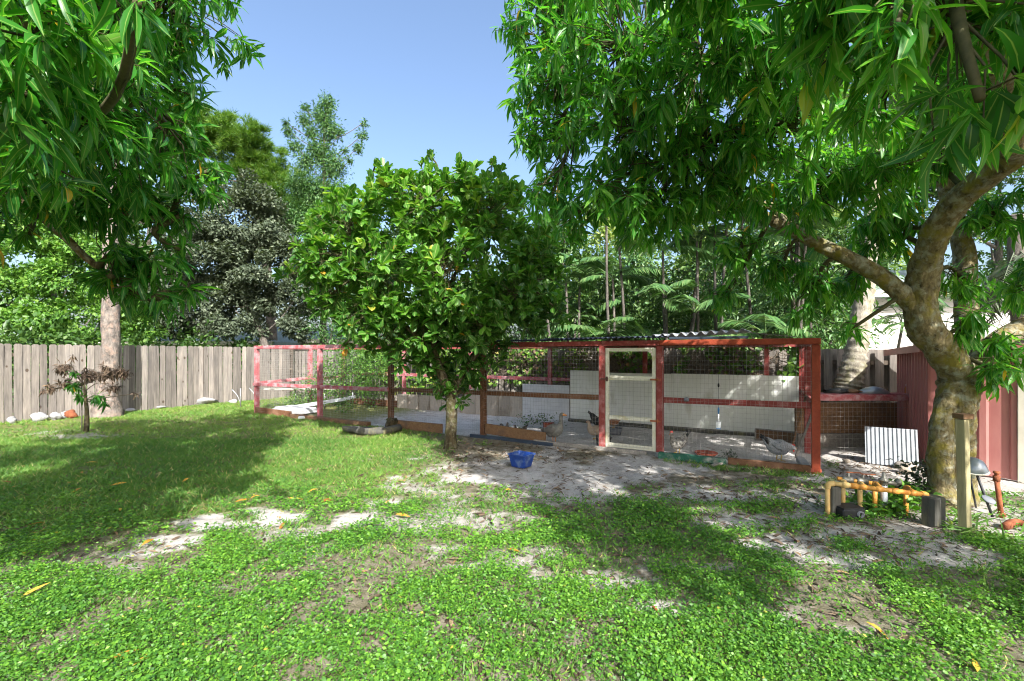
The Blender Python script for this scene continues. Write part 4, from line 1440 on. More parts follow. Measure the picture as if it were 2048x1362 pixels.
def bg_tree(name, label, base, trunk_rows, blob_rows, n, L, mat, bmat='grey_bark', tpl=(RH,), inner=.35, tint=(.5, .22), clump=1.2, droop=.2, branch_n=8):
    root = empty(name, base, label, 'tree' if 'tree' in name else 'shrub')
    P, r = px_path(trunk_rows, 6)
    MB().tube(P, r, 10, .15).build('trunk', M[bmat], root)
    blobs = px_blobs(blob_rows)
    for c, rr in blobs[:branch_n]:
        s = P[np.argmin(np.linalg.norm(P - (np.asarray(c) - ZU * 1.0), axis=1))]
        pth = smooth_path([s, (s + c) / 2 - ZU * .15, c], 4)
        MB().tube(pth, np.linspace(max(.02, r[-1] * .8), .015, len(pth)), 6, .1).build('branch', M[bmat], root)
    crown_cloud(root, blobs, n, L, M[mat], 'crown', tpl, inner, droop, tint, clump)
    return root


bg_tree('grey_green_tree', 'dense grey-green small-leaved tree beyond the fence corner', gp(545, 788), [(540, 795, 18.8, .2), (535, 720, 18.8, .17), (520, 660, 18.8, .13), (490, 600, 18.8, .1), (480, 480, 18.8, .06)],
        [(470, 430, 18.8, 1.6), (520, 445, 19, 1.3), (430, 520, 18.8, 1.6), (530, 540, 18.8, 1.7), (580, 525, 18.8, 1.0), (390, 600, 18.8, 1.3), (470, 620, 18.6, 1.3), (590, 600, 18.8, 1.2), (390, 470, 19, 1.0), (340, 560, 19.2, 1.1), (600, 660, 18.8, .5), (350, 640, 19, .9)],
        70000, (.11, .19), 'oak', inner=.45, clump=2.0)
bg_tree('bright_green_tree', 'bright green feathery tree beyond the left end of the fence', (-14.8, 15, 0), [(100, 800, 15, .14), (100, 700, 15, .12), (110, 620, 15, .08), (100, 520, 15, .05)],
        [(60, 530, 15, 1.1), (140, 560, 15, .9), (20, 600, 15, 1.0), (110, 630, 14.6, .8), (180, 640, 15, .8), (40, 660, 14.6, .7), (-60, 560, 15, 1.2), (170, 500, 15.4, .7), (90, 460, 15.2, .8), (250, 620, 15.5, .7), (290, 660, 16, .6), (-150, 620, 14, 1.2), (-40, 470, 15, .9)],
        34000, (.10, .18), 'bush', inner=.5, clump=2.0, droop=.4)
bg_tree('dark_green_tree', 'dark green tree filling the gap behind the pine trunk', (-14.5, 21, 0), [(290, 800, 21, .2), (290, 600, 21, .15), (300, 450, 21, .08)],
        [(220, 460, 21, 1.8), (300, 480, 21, 1.8), (150, 400, 21, 1.8), (250, 600, 21, 1.5), (60, 380, 21, 1.8), (300, 360, 21, 1.5), (-60, 420, 20, 2.0)], 26000, (.17, .28), 'dark', clump=1.6, inner=.5)
for px, Y, lab in [(40, 13.2, 'dark shrub behind the left end of the fence'), (150, 14.2, 'dark shrub behind the fence left of the pine'), (280, 15.5, 'dark shrub behind the fence right of the pine'), (390, 17, 'dark shrub behind the fence below the grey-green tree'), (490, 19, 'dark shrub behind the fence corner'), (-90, 12.4, 'dark shrub behind the fence beyond the left edge')]:
    bg_tree('leafy_shrub', lab, at(px, HOR, Y) * np.array([1, 1, 0]), [(px, HOR + F * EYE / Y, Y, .05), (px, 740, Y, .04), (px + 5, 700, Y, .02)],
            [(px - 35, 760, Y, .7), (px + 40, 750, Y, .7), (px, 710, Y, .75), (px + 20, 790, Y, .6)], 5000, (.12, .22), 'dark', inner=.1, clump=0, branch_n=3)
# airy feathery tree against the sky
bg_tree('feathery_tree', 'airy feathery tree rising against the open sky', (-8.6, 21, 0), [(645, 780, 21, .16), (648, 560, 21, .13), (650, 420, 21, .1), (648, 300, 21, .06), (653, 200, 21, .02)],
        [(655, 205, 21, .32), (645, 230, 21, .42), (660, 260, 21, .45), (640, 300, 21, .5), (665, 330, 21, .55), (610, 240, 21, .25), (612, 215, 21, .16), (622, 265, 21, .25), (578, 262, 21, .22), (572, 245, 21, .12), (590, 290, 21, .25), (612, 320, 21, .4), (640, 380, 21, .7), (600, 370, 21, .55), (680, 390, 21, .5), (728, 245, 21, .13), (725, 270, 21, .2), (717, 295, 21, .2), (700, 320, 21, .13), (683, 262, 21, .12), (690, 300, 21, .12), (650, 450, 21, 1.0), (590, 440, 21, .8), (710, 440, 21, .7)],
        30000, (.09, .17), 'feather', inner=.0, clump=0, droop=.6, branch_n=24, tpl=((RH[0] * np.array([1, .7, 1]), RH[1]),))
bg_tree('tall_tree', 'green tree showing behind the broad-leaved tree', (-3.5, 24, 0), [(880, 770, 24, .2), (880, 600, 24, .15), (880, 450, 24, .08)],
        [(760, 500, 24, 2.0), (880, 470, 24, 2.2), (1000, 500, 24, 2.2), (800, 620, 24, 2.0), (950, 620, 24, 2.0), (1060, 580, 24, 1.8), (700, 600, 24, 1.4)], 24000, (.19, .3), 'dark', clump=1.4, inner=.5)
for i, (px, Y, lab) in enumerate([(1190, 26, 'pale sunlit tree seen in the gaps left of the roof sheets'), (1400, 27, 'pale sunlit tree seen above the corrugated roof sheets'), (1640, 26, 'pale sunlit tree behind the ringed palm trunk')]):
    bg_tree('sunlit_tree', lab, at(px, 0, Y) * np.array([1, 1, 0]), [(px, 765, Y, .2), (px, 650, Y, .16), (px + 10, 560, Y, .1)],
            [(px - 70, 560, Y, 2.0), (px + 60, 520, Y, 2.0), (px, 620, Y, 1.8), (px + 90, 620, Y, 1.6), (px - 90, 640, Y, 1.5), (px, 470, Y, 1.8)], 14000, (.18, .3), 'sunny', clump=1.4, inner=.4)
bg_tree('dark_green_tree', 'dark tree behind the shed at the right edge', (15, 14.5, 0), [(1990, 780, 15, .2), (1990, 600, 15, .16), (2000, 450, 15, .08)],
        [(1980, 480, 15, 1.2), (2080, 520, 15, 1.3), (1900, 420, 15, 1.0), (2060, 640, 15, .9), (1840, 330, 15, 1.1), (1700, 300, 15, 1.1), (1560, 330, 16, 1.1), (2000, 330, 15, 1.2)], 15000, (.11, .18), 'dark', clump=1.5, inner=.5)

# ------------------------------------------------------------------ palms
PLF = (np.array([(0, .02, 0), (0, -.02, 0), (.45, -.055, .01), (.45, .055, .01), (1, 0, -.22)], float), np.array([(0, 1, 2), (0, 2, 3), (3, 2, 4)]))


def fronds(root, specs, mat, dead=False):
    """specs: (base, direction, length); each frond is a part with rachis and leaflets in one mesh"""
    for b, d, Ln in specs:
        b, d = np.asarray(b, float), unit(d)
        k = 9
        t = np.linspace(0, 1, k)
        path = b + d * (t * Ln)[:, None] - ZU * (t ** 2 * Ln * (.45 if not dead else .2))[:, None]
        q = 26
        tt = np.linspace(.18, 1, q)
        pp = np.stack([np.interp(tt, t, path[:, i]) for i in range(3)], 1)
        tg = nrm(np.gradient(path, axis=0))
        tg = np.stack([np.interp(tt, t, tg[:, i]) for i in range(3)], 1)
        side = nrm(np.cross(tg, ZU + rng.normal(size=3) * .2))
        P = np.concatenate([pp, pp])
        D = np.concatenate([side + tg * .7, -side + tg * .7])
        D[:, 2] -= .35
        S = Ln * .42 * np.tile(np.sin(np.clip(tt, 0, .97) * np.pi) ** .5 * .9 + .1, 2) * rng.uniform(.8, 1.1, 2 * q)
        V, T, C = scatter([PLF], P, D, np.tile(ZU, (2 * q, 1)) + rng.normal(size=(2 * q, 3)) * .25, S, np.clip(rng.normal(.5, .2, 2 * q), 0, 1))
        mb = MB()
        mb.tube(path, np.linspace(.014, .004, k), 4, caps=False)
        v2 = np.concatenate(mb.v)
        t2 = np.array([f for q4 in mb.f for f in ((q4[0], q4[1], q4[2]), (q4[0], q4[2], q4[3]))])
        V = np.concatenate([V, v2])
        T = np.concatenate([T, t2 + len(V) - len(v2)])
        C = np.concatenate([C, np.full(len(v2), .8)])
        link('frond', mesh_arrays('frond', V - wloc(root), T, M[mat], C), root)


def clump_palm(px, Y, stems, label, h=(1.8, 5.4), group='clumping palms beyond the back fence'):
    base = at(px, HOR, Y) * np.array([1, 1, 0])
    root = empty('clumping_palm', base, label, 'palm', group)
    for i in range(stems):
        q = base + np.array([random.uniform(-.5, .5), random.uniform(-.3, .3), 0])
        H = random.uniform(*h)
        top = q + np.array([random.uniform(-.5, .5), random.uniform(-.3, .3), H])
        pth = smooth_path([q, (q + top) / 2 + np.array([random.uniform(-.1, .1), 0, 0]), top], 5)
        MB().tube(pth, np.linspace(.045, .03, len(pth)), 7, .1).build('stem', M['grey_bark'], root)
        sp = []
        for k in range(6):
            a = k * 2.4 + random.random()
            sp.append((top, (math.cos(a), math.sin(a), random.uniform(.2, 1.6)), random.uniform(.8, 1.7)))
        fronds(root, sp, 'palm')


for px, Y, n, lab in [(1150, 12.9, 5, 'slender clumping palm left of the coop door, behind the fence'), (1255, 12.1, 6, 'slender clumping palm directly behind the coop door'), (1370, 11.5, 5, 'slender clumping palm behind the dark roof sheets'),
                      (1480, 11.0, 6, 'slender clumping palm behind the corrugated roof sheets'), (1590, 10.5, 5, 'slender clumping palm behind the coop end'), (1820, 11.5, 3, 'slender clumping palm behind the shed corner')]:
    clump_palm(px, Y, n, lab)
lowpalm = []
for px, Y, lab in [(1120, 13.5, 'low leafy shrub left of the palm stems'), (1230, 13.2, 'low leafy shrub behind the coop door'), (1330, 12.6, 'low leafy shrub under the palm stems'), (1440, 12.2, 'low leafy shrub behind the corrugated roof sheets'), (1560, 11.6, 'low leafy shrub behind the coop end'), (1660, 11.2, 'low leafy shrub left of the ringed palm'), (1050, 15, 'low leafy shrub behind the broad-leaved tree'), (930, 16, 'low leafy shrub behind the rough boards'), (760, 18.5, 'low leafy shrub behind the vine-covered fence'), (660, 19, 'pale weeping shrub behind the coop end')]:
    bg_tree('leafy_shrub', lab, at(px, HOR, Y) * np.array([1, 1, 0]), [(px, HOR + F * EYE / Y, Y, .05), (px, 700, Y, .04), (px + 5, 650, Y, .02)],
            [(px - 30, 640, Y, .6), (px + 35, 650, Y, .6), (px, 690, Y, .7), (px + 10, 600, Y, .5), (px - 25, 570, Y + .3, .4)], 2600, (.10, .22), 'feather' if px < 700 else ('dark' if px % 20 else 'palm'), tpl=((RH[0] * np.array([1, .6, 1]), RH[1]),), inner=.1, clump=0, branch_n=5)

for px, Y, top, mt, lab in [(1130, 17, 470, 'dark', 'tall dark slender tree behind the palms, left of the coop door'), (1270, 17.5, 500, 'palm', 'tall slender tree behind the palms over the coop door'), (1420, 16.5, 480, 'dark', 'tall dark slender tree behind the dark roof sheets'), (1550, 16, 460, 'palm', 'tall slender tree behind the coop end'), (1690, 15.5, 450, 'dark', 'tall dark slender tree left of the ringed palm')]:
    bg_tree('slender_tree', lab, at(px, HOR, Y) * np.array([1, 1, 0]), [(px, HOR + F * EYE / Y, Y, .09), (px + 6, 620, Y, .07), (px - 4, 540, Y, .05), (px, top, Y, .02)],
            [(px, top + 20, Y, .7), (px - 40, top + 60, Y, .8), (px + 40, top + 75, Y, .8), (px - 20, top + 130, Y, .8), (px + 45, top + 150, Y, .7), (px, top + 190, Y, .7)], 5200, (.16, .3), mt, tpl=((RH[0] * np.array([1, .65, 1]), RH[1]),), inner=.1, clump=0, branch_n=6)

# ringed palm between the coop and the fence
rp = empty('ringed_palm', at(1690, HOR, 8.75) * np.array([1, 1, 0]), 'palm with pale ringed trunk leaning beside the side run', 'palm')
P, r = px_path([(1688, 885, 8.75, .30), (1692, 800, 8.75, .26), (1700, 760, 8.75, .22), (1712, 700, 8.75, .185), (1724, 620, 8.75, .165), (1735, 540, 8.75, .15), (1744, 440, 8.75, .14), (1750, 330, 8.8, .13), (1752, 200, 8.8, .12)], 14)
ring = 1 + .10 * (np.arange(len(P)) % 3 == 0) - .05 * (np.arange(len(P)) % 3 == 1)
MB().tube(P, r * ring, 16, .06).build('trunk', M['palm_bark'], rp)
fronds(rp, [(P[-1], (math.cos(a), math.sin(a), u_), 2.4) for a, u_ in zip(np.arange(9) * .7, [.9, .4, .7, 1.2, .5, .8, .3, 1.0, .6])], 'palm')
dp = empty('dead_palm_skirt', at(2030, HOR, 9.5) * np.array([1, 1, 0]), 'palm with a skirt of dry grey fronds behind the shed roof', 'palm')
P, r = px_path([(2045, 880, 9.5, .16), (2042, 700, 9.5, .15), (2035, 560, 9.5, .14), (2030, 430, 9.5, .13)], 6)
MB().tube(P, r, 12, .1).build('trunk', M['grey_bark'], dp)
fronds(dp, [(P[-8 + (i % 5)], (math.cos(i * 1.1), math.sin(i * 1.1), -.9), 1.3) for i in range(14)], 'oak', True)

# ------------------------------------------------------------------ vines on the back fence, shrub in the coop
def vine(name, label, pxs, zr, n, L, mat, off, cat='vine', tpl=HEART_T, tint=(.5, .25), strands=14, thick=.12, dens=None):
    us = [uf(p, CD + off) for p in pxs]
    u0, u1 = min(us), max(us)
    root = empty(name, cp((u0 + u1) / 2, CD + off), label, cat)
    u = rng.uniform(u0, u1, n)
    z = zr[0] + (zr[1] - zr[0]) * rng.beta(*(dens or (1.4, 1.0)), n)
    keep = vnoise(u * 2.2 + 11, z * 1.4 + 5, 1.0, 3) > .42
    u, z = u[keep], z[keep]
    m = len(u)
    P = F0 + A_ * u[:, None] + B_ * (CD + off - rng.random(m)[:, None] * thick) + ZU * z[:, None]
    D = nrm(-B_ * .5 + rng.normal(size=(m, 3)) * .5 - ZU * .7)
    N = -B_ + ZU * .7 + rng.normal(size=(m, 3)) * .5
    V, T, C = scatter(tpl, P, D, N, rng.uniform(L[0], L[1], m), np.clip(rng.normal(tint[0], tint[1], m), 0, 1))
    o = link('foliage', mesh_arrays('foliage', V - wloc(root), T, M[mat], C), root)
    o['kind'] = 'stuff'
    mb = MB()
    for i in range(strands):
        uu = rng.uniform(u0, u1)
        pts = [cp(uu + rng.normal() * .12 * k, CD + off - thick * .5 + rng.normal() * .03, zr[1] - (zr[1] - zr[0]) * k / 4 * rng.uniform(.6, 1)) for k in range(5)]
        mb.tube(smooth_path(pts, 3), .006, 4, caps=False)
    o = mb.build('stems', M['dead_twig'], root)
    o['kind'] = 'stuff'
    return root


vine('climbing_vine', 'bright heart-leaved vine climbing the fence behind the open coop half', (715, 900), (.35, 1.9), 1500, (.09, .17), 'vine', .52)
vine('climbing_vine', 'heart-leaved vine on the fence left of the white panels', (900, 1180), (.75, 1.95), 1300, (.08, .15), 'vine', .52, strands=60, dens=(1.2, .9))
vine('climbing_vine', 'green vine trailing over the fence above the white panels', (1180, 1520), (1.15, 2.0), 950, (.08, .16), 'bush', .5, strands=40, dens=(1.6, .8))
vine('climbing_vine', 'green vine on the coop corner near the ringed palm', (1530, 1605), (1.15, 1.95), 260, (.08, .17), 'bush', .1, strands=8)
vine('dry_vine', 'dry brown vine tangle hanging on the fence', (940, 1560), (.9, 1.95), 600, (.05, .12), 'dead', .47, strands=120, tint=(.6, .25), dens=(1.3, .8))
sb = empty('feathery_shrub', cp(uf(690, 2.3), 2.3), 'fine-leaved green shrub growing inside the left end of the coop', 'shrub')
blobs = [(cp(uf(px, t), t, z), r) for px, t, z, r in [(670, 2.4, .5, .5), (650, 2.2, 1.2, .4), (700, 2.6, 1.1, .55), (730, 2.6, 1.5, .5), (690, 2.5, 1.65, .4), (760, 2.7, 1.3, .45), (600, 1.2, .35, .3), (625, 1.2, .5, .3), (585, .9, .25, .22), (740, 2.5, .6, .45), (690, 1.2, .3, .25), (620, 1.5, .7, .25)]]
for i, (c, rr) in enumerate(blobs[:6]):
    MB().tube([cp(uf(690, 2.3) + .1 * i, 2.3), (cp(uf(690, 2.3), 2.3) + c) / 2 + ZU * .1, c], [.02, .015, .006], 6).build('stem', M['smooth_bark'], sb)
crown_cloud(sb, blobs, 9000, (.04, .09), M['bush'], 'foliage', (RH,), .1, .1, (.42, .22))

# weeds inside and around the coop
def weed(px, py, n, L, label, mat='cover', spread=.12, h=.16, tpl=SMALL_T, group='weeds on the sand'):
    q = gp(px, py)
    root = empty('weed', q, label, 'weed', group)
    P = q + rng.normal(size=(n, 3)) * np.array([spread, spread, 0]) + ZU * (rng.random(n) * h)[:, None]
    D = nrm(rng.normal(size=(n, 3)) * np.array([1, 1, .4]) + ZU * .4)
    V, T, C = scatter(tpl, P, D, ZU + rng.normal(size=(n, 3)) * .5, rng.uniform(L[0], L[1], n), np.clip(rng.normal(.5, .2, n), 0, 1))
    o = link('foliage', mesh_arrays('foliage', V - q, T, M[mat], C), root)
    o['kind'] = 'stuff'
    mb = MB()
    for i in range(5):
        a = random.random() * 6.28
        mb.tube([q, q + np.array([math.cos(a) * spread * .6, math.sin(a) * spread * .6, h * .8])], [.004, .002], 4, caps=False)
    mb.build('stems', M['twig'], root)


weed(1850, 985, 420, (.04, .08), 'pale leafy weed at the foot of the mango trunk', 'oak', .14, .34)
weed(1800, 1005, 260, (.05, .10), 'leafy weed behind the orange pipes', 'cover', .14, .22)
weed(1760, 1020, 160, (.06, .12), 'leafy weed under the orange pipes', 'cover', .12, .14)
weed(1458, 918, 90, (.03, .06), 'small pale weed just inside the coop wire', 'oak', .06, .12)
weed(1070, 848, 260, (.04, .08), 'dark leafy weed growing by the cement panel', 'dark', .3, .22)
weed(1935, 1050, 70, (.10, .2), 'tufted grass at the foot of the wooden stake', 'grass', .08, .10, [BLADE])
weed(1960, 1075, 70, (.08, .18), 'tufted grass in front of the wooden stake', 'grass', .12, .08, [BLADE])
weed(1658, 1015, 60, (.06, .13), 'grass tuft at the left leg of the pipes', 'grass', .05, .07, [BLADE])
weed(1660, 935, 60, (.06, .12), 'grass tuft at the front corner post of the coop', 'grass', .06, .10, [BLADE])
weed(965, 890, 50, (.06, .12), 'grass tuft by the brown board at the coop sill', 'grass', .07, .07, [BLADE])
# ------------------------------------------------------------------ houses beyond the fences
def house(label, c, w, d, h, roof_h, mats=('wall', 'house_roof'), wins=(), rot=0):
    c = np.asarray(c, float)
    root = empty('house', c, label, 'house')
    ax = np.array([math.cos(rot), math.sin(rot), 0])
    ay = np.array([-ax[1], ax[0], 0])
    MB().box(c + ZU * h / 2, (ax, ay, ZU), (w / 2, d / 2, h / 2)).build('wall', M[mats[0]], root)
    V = []
    e = .5
    for s in (-1, 1):
        V += [c + ax * s * (w / 2 + e) - ay * (d / 2 + e) + ZU * h, c + ax * s * (w / 2 + e) + ay * (d / 2 + e) + ZU * h, c + ax * s * (w / 2 - .8) + ZU * (h + roof_h)]
    V += [v - ZU * .16 for v in V]
    mb = MB()
    mb.add(V, [(0, 3, 5, 2), (4, 1, 2, 5), (0, 2, 1), (3, 4, 5), (6, 7, 10, 9), (0, 6, 9, 3), (1, 4, 10, 7), (0, 1, 7, 6), (3, 9, 10, 4)])
    rf = mb.build('roof', M[mats[1]], root)
    MB().beam(V[0] - ay * .03 - ZU * .08, V[3] - ay * .03 - ZU * .08, .04, .2, ZU).build('fascia', M['shed_trim'], rf)
    for (x, z, ww, hh) in wins:
        q = c + ax * x - ay * (d / 2 + .02) + ZU * z
        f = MB().box(q, (ax, ay, ZU), (ww / 2 + .07, .03, hh / 2 + .07)).build('window', M['white'], root)
        MB().box(q - ay * .035, (ax, ay, ZU), (ww / 2, .012, hh / 2)).build('pane', M['glass'], f)
    return root


house('pale house with grey-green roof behind the fence corner', at(440, HOR, 27) * np.array([1, 1, 0]), 9, 6, 2.3, 1.0, wins=[(1.5, 1.3, 1.2, 1.0), (3.2, 1.3, 1.0, 1.0)])
house('pale house with wide windows behind the broad-leaved tree', at(760, HOR, 30) * np.array([1, 1, 0]), 8, 6, 2.5, 1.1, wins=[(-1.9, 1.95, 1.6, 1.1), (0.3, 1.95, 1.5, 1.1), (2.4, 1.95, 1.2, 1.1)])
house('white house wall seen between the ringed palm and mango trunk', at(1790, HOR, 17) * np.array([1, 1, 0]), 7, 5, 3.6, 1.2, wins=[(2.6, 1.8, 1, 1)])
house('pale house half hidden at the far left edge', at(-40, HOR, 24) * np.array([1, 1, 0]), 6, 5, 2.4, .9, wins=[(1.5, 1.4, 1, 1)])

# ------------------------------------------------------------------ sapling with dead leaves, stake
sp_ = empty('mango_sapling', gp(172, 864), 'small sapling with dry brown leaves before the pine trunk', 'sapling')
P, r = px_path([(172, 868, 9.75, .05), (174, 830, 9.75, .042), (172, 800, 9.75, .03), (168, 770, 9.75, .02)], 5)
MB().tube(P, r, 8, .15).build('trunk', M['smooth_bark'], sp_)
L = [P]
db = px_blobs([(100, 775, 9.75, .10), (125, 735, 9.75, .16), (130, 765, 9.75, .13), (180, 745, 9.7, .17), (215, 745, 9.7, .2), (245, 745, 9.7, .16), (225, 775, 9.7, .12), (270, 788, 9.7, .07), (145, 710, 9.75, .06), (85, 780, 9.75, .06)])
gb = px_blobs([(148, 770, 9.7, .14), (160, 795, 9.7, .1), (195, 795, 9.7, .12), (150, 745, 9.7, .08), (205, 805, 9.7, .08)])
P1, D1, N1, S1, C1, pr1 = rosettes(db, 600, (.10, .18), 9, .2, .7, .08)
twigs(sp_, pr1, L, M['dead_twig'], .006, .002, .01)
V, T, C = scatter(MANGO_T, P1, D1, N1, S1, C1)
o = link('dead_foliage', mesh_arrays('dead_foliage', V - wloc(sp_), T, M['dead'], C), sp_)
o['kind'] = 'stuff'
P1, D1, N1, S1, C1, pr1 = rosettes(gb, 700, (.12, .2), 9, .2, .8, .08)
twigs(sp_, pr1, L, M['twig'], .006, .002, .01)
V, T, C = scatter(MANGO_T, P1, D1, N1, S1, C1)
o = link('green_foliage', mesh_arrays('green_foliage', V - wloc(sp_), T, M['mango'], C), sp_)
o['kind'] = 'stuff'
q = gp(164, 863)
o = MB().tube([q - ZU * .05, q + ZU * .7, q + ZU * 1.28], .011, 8).build('garden_stake', M['grey_wood'])
setp(o, 'thin grey stake standing beside the sapling', 'stake')

# rocks along the fence foot
for i, (px, py, w, h, lab) in enumerate([(24, 846, .17, .15, 'pale rock at the left edge of the fence foot'), (50, 840, .13, .12, 'small pale rock second from the left of the fence'), (78, 841, .30, .20, 'wedge-shaped pale rock at the fence foot'),
                                         (111, 839, .22, .18, 'pale rock left of the sapling'), (130, 836, .16, .17, 'rounded pale rock touching the one left of the sapling'), (256, 822, .35, .08, 'flat pale stone right of the pine base'),
                                         (315, 816, .4, .09, 'long flat stone at the fence foot'), (400, 808, .75, .24, 'large low rock leaning against the fence'), (467, 806, .22, .12, 'dark rock beside the folded trestle')]):
    c = gp(px, py)
    o = MB().blob(c + ZU * h * .42, (w * .62, w * .45, h * .62), 8, 11, .5, i * 3.3).build('rock', M['rock'])
    setp(o, lab, 'rock', 'rocks along the fence foot')
o = MB().blob(gp(143, 836) + ZU * .09, (.16, .1, .12), 7, 9, .5, 4).build('bark_chunk', M['rust'])
setp(o, 'rusty brown chunk between the rocks and sapling', 'chunk')

# metal trestle and folded ladder in and by the coop's left end
tr = empty('metal_trestle', gp(497, 812), 'grey metal trestle table frame against the fence by the coop', 'trestle')
tp = gp(497, 812)
for s in (-.25, .3):
    b0 = tp + FD * s
    MB().tube([b0, b0 + ZU * .58], .018, 8).build('leg', M['galv'], tr)
    MB().tube(smooth_path([b0 + ZU * .1, b0 - np.array([.1, 0, 0]) + ZU * .35, b0 - np.array([.28, 0, 0]) + ZU * .56], 4), .014, 6).build('brace', M['galv'], tr)
tw = [cp(CL + .6, .5, .62), cp(CL - 1.6, 2.2, .6)]
MB().beam(tw[0], tw[1], .3, .03, ZU).build('table_top', M['shed_trim'], tr)
for f in (.35, .65, .95):
    q = tw[0] * (1 - f) + tw[1] * f
    MB().tube([q - ZU * .62 * 1, q - ZU * .015], .018, 8).build('leg', M['galv'], tr)
la = empty('folded_ladder', cp(CL - .9, .7), 'white folded ladder lying inside the coop left end', 'ladder')
l0, l1 = cp(CL - .35, .35, .06), cp(CL - 2.3, 1.4, .42)
sd_ = unit(np.cross(unit(l1 - l0), ZU))
for s in (-.22, .22):
    MB().beam(l0 + sd_ * s, l1 + sd_ * s, .03, .08, ZU).build('rail', M['white'], la)
for f in np.linspace(.08, .92, 7):
    q = l0 * (1 - f) + l1 * f
    MB().beam(q - sd_ * .205, q + sd_ * .205, .03, .03, ZU).build('rung', M['galv'], la)
o = MB().box(cp(CL - 1.0, .5, .08), (A_, B_, ZU), (.6, .3, .05)).box(cp(CL - 1.0, .5, .15), (A_, B_, ZU), (.55, .26, .02)).build('white_slab', M['cement'])
setp(o, 'pale slab lying under the folded ladder', 'slab')

# ------------------------------------------------------------------ poultry
def bird(name, label, pos, head, size, body, neck, spec, legs='yellow_leg', comb=True, tail='upright'):
    """pos foot point, head: heading angle; body, neck and tail are one continuous skin"""
    pos = np.asarray(pos, float)
    root = empty(name, pos, label, {'goose': 'goose'}.get(name, 'chicken'))
    fx = np.array([math.cos(head), math.sin(head), 0])
    fy = np.array([-fx[1], fx[0], 0])
    W = lambda p: pos + (fx * p[0] + fy * (p[1] if len(p) > 2 else 0) + ZU * p[-1]) * size
    S = smooth_path([[p[0], p[1], p[2], p[3]] for p in spec], 5)
    path = np.array([W((a, b)) for a, b in S[:, :2]])
    mb = MB()
    mb.tube(path, np.maximum(S[:, 2], .004) * size, 14, .05, S[:, 3])
    bo = mb.build('body', M[body], root)
    return root, W, bo


def legs_(root, W, x, z, mat, size, w=.045, foot=.06):
    for s in (-1, 1):
        mb = MB()
        mb.tube([W((x, s * w, z)), W((x + .01, s * w, z * .5)), W((x - .005, s * w, .012))], [.014 * size, .009 * size, .008 * size], 6)
        for a in (-.6, 0, .6):
            mb.tube([W((x, s * w, .010)), W((x + foot * math.cos(a), s * w + foot * math.sin(a), .006))], [.008 * size, .004 * size], 5)
        mb.build('leg', M[mat], root)


HEN = [(-.24, .40, .010, .5), (-.205, .37, .05, .4), (-.15, .30, .075, .55), (-.09, .235, .10, .85), (0, .20, .118, .9), (.08, .205, .112, .9), (.135, .25, .078, .9), (.155, .31, .05, .95), (.165, .36, .038, 1), (.18, .395, .036, 1), (.205, .40, .022, 1), (.215, .40, .008, 1)]
HEN_UP = HEN
HEN_PECK = [(-.26, .33, .010, .5), (-.215, .315, .05, .4), (-.15, .27, .075, .55), (-.09, .225, .10, .85), (0, .20, .118, .9), (.09, .195, .108, .9), (.155, .20, .07, .9), (.20, .20, .048, .95), (.235, .19, .036, 1), (.26, .18, .034, 1), (.28, .165, .02, 1), (.288, .16, .008, 1)]
GOOSE = [(-.34, .25, .010, .6), (-.28, .26, .045, .8), (-.2, .275, .09, .9), (-.1, .285, .135, .9), (.0, .30, .152, .9), (.09, .335, .135, .9), (.15, .40, .09, .9), (.175, .47, .055, 1), (.18, .55, .042, 1), (.185, .62, .040, 1), (.20, .665, .045, .95), (.235, .675, .036, .9), (.26, .672, .02, .9)]


def chicken(label, px, py, head, size, body, spec=HEN, comb=True, wing=None, sink=0, z=0):
    p = gp(px, py)
    p[2] = z - sink
    root, W, bo = bird('chicken', label, p, head, size, body, body, spec)
    hx, hz = spec[-3][0], spec[-3][1]
    MB().lathe(W((hx + .02, hz)), [(.016 * size, 0), (.011 * size, .018 * size), (.001, .04 * size)], 7, axis=np.array([math.cos(head), math.sin(head), -.25])).build('beak', M['beak'], root)
    if comb:
        mb = MB()
        for i in range(4):
            c = W((hx - .035 + i * .018, hz + .042 - abs(i - 1.5) * .004))
            mb.blob(c, (.012 * size, .012 * size, .022 * size), 5, 6, .1)
        mb.build('comb', M['comb'], root)
        MB().blob(W((hx + .005, hz - .045)), (.013 * size, .013 * size, .024 * size), 5, 6, .1).build('wattle', M['comb'], root)
    for s in (-1, 1):
        MB().blob(W((hx, s * .030, hz + .008)), (.006 * size,) * 3, 5, 6, 0).build('eye', M['black'], root)
        MB().tube([W((.07, s * .098, .225)), W((0, s * .112, .215)), W((-.08, s * .098, .235)), W((-.15, s * .06, .26))], np.array([.03, .058, .045, .012]) * size, 8, .05, [.35] * 4).build('wing', M[wing or body], root)
    mb = MB()
    for i in range(7):
        a = -.5 + i / 6
        tz = spec[1]
        mb.tube([W((-.15, a * .04, tz[1] - .08)), W((-.22, a * .06, tz[1] + .02)), W((tz[0] - .05 - .03 * (i % 2), a * .10, tz[1] + .09 - .1 * abs(a)))], np.array([.03, .028, .008]) * size, 6, 0, [.35, .3, .3])
    mb.build('tail', M['hen_black'] if body in ('hen_speckle', 'hen_blue', 'hen_black') else M[body], root)
    legs_(root, W, .01, .12, 'yellow_leg', size)
    return root


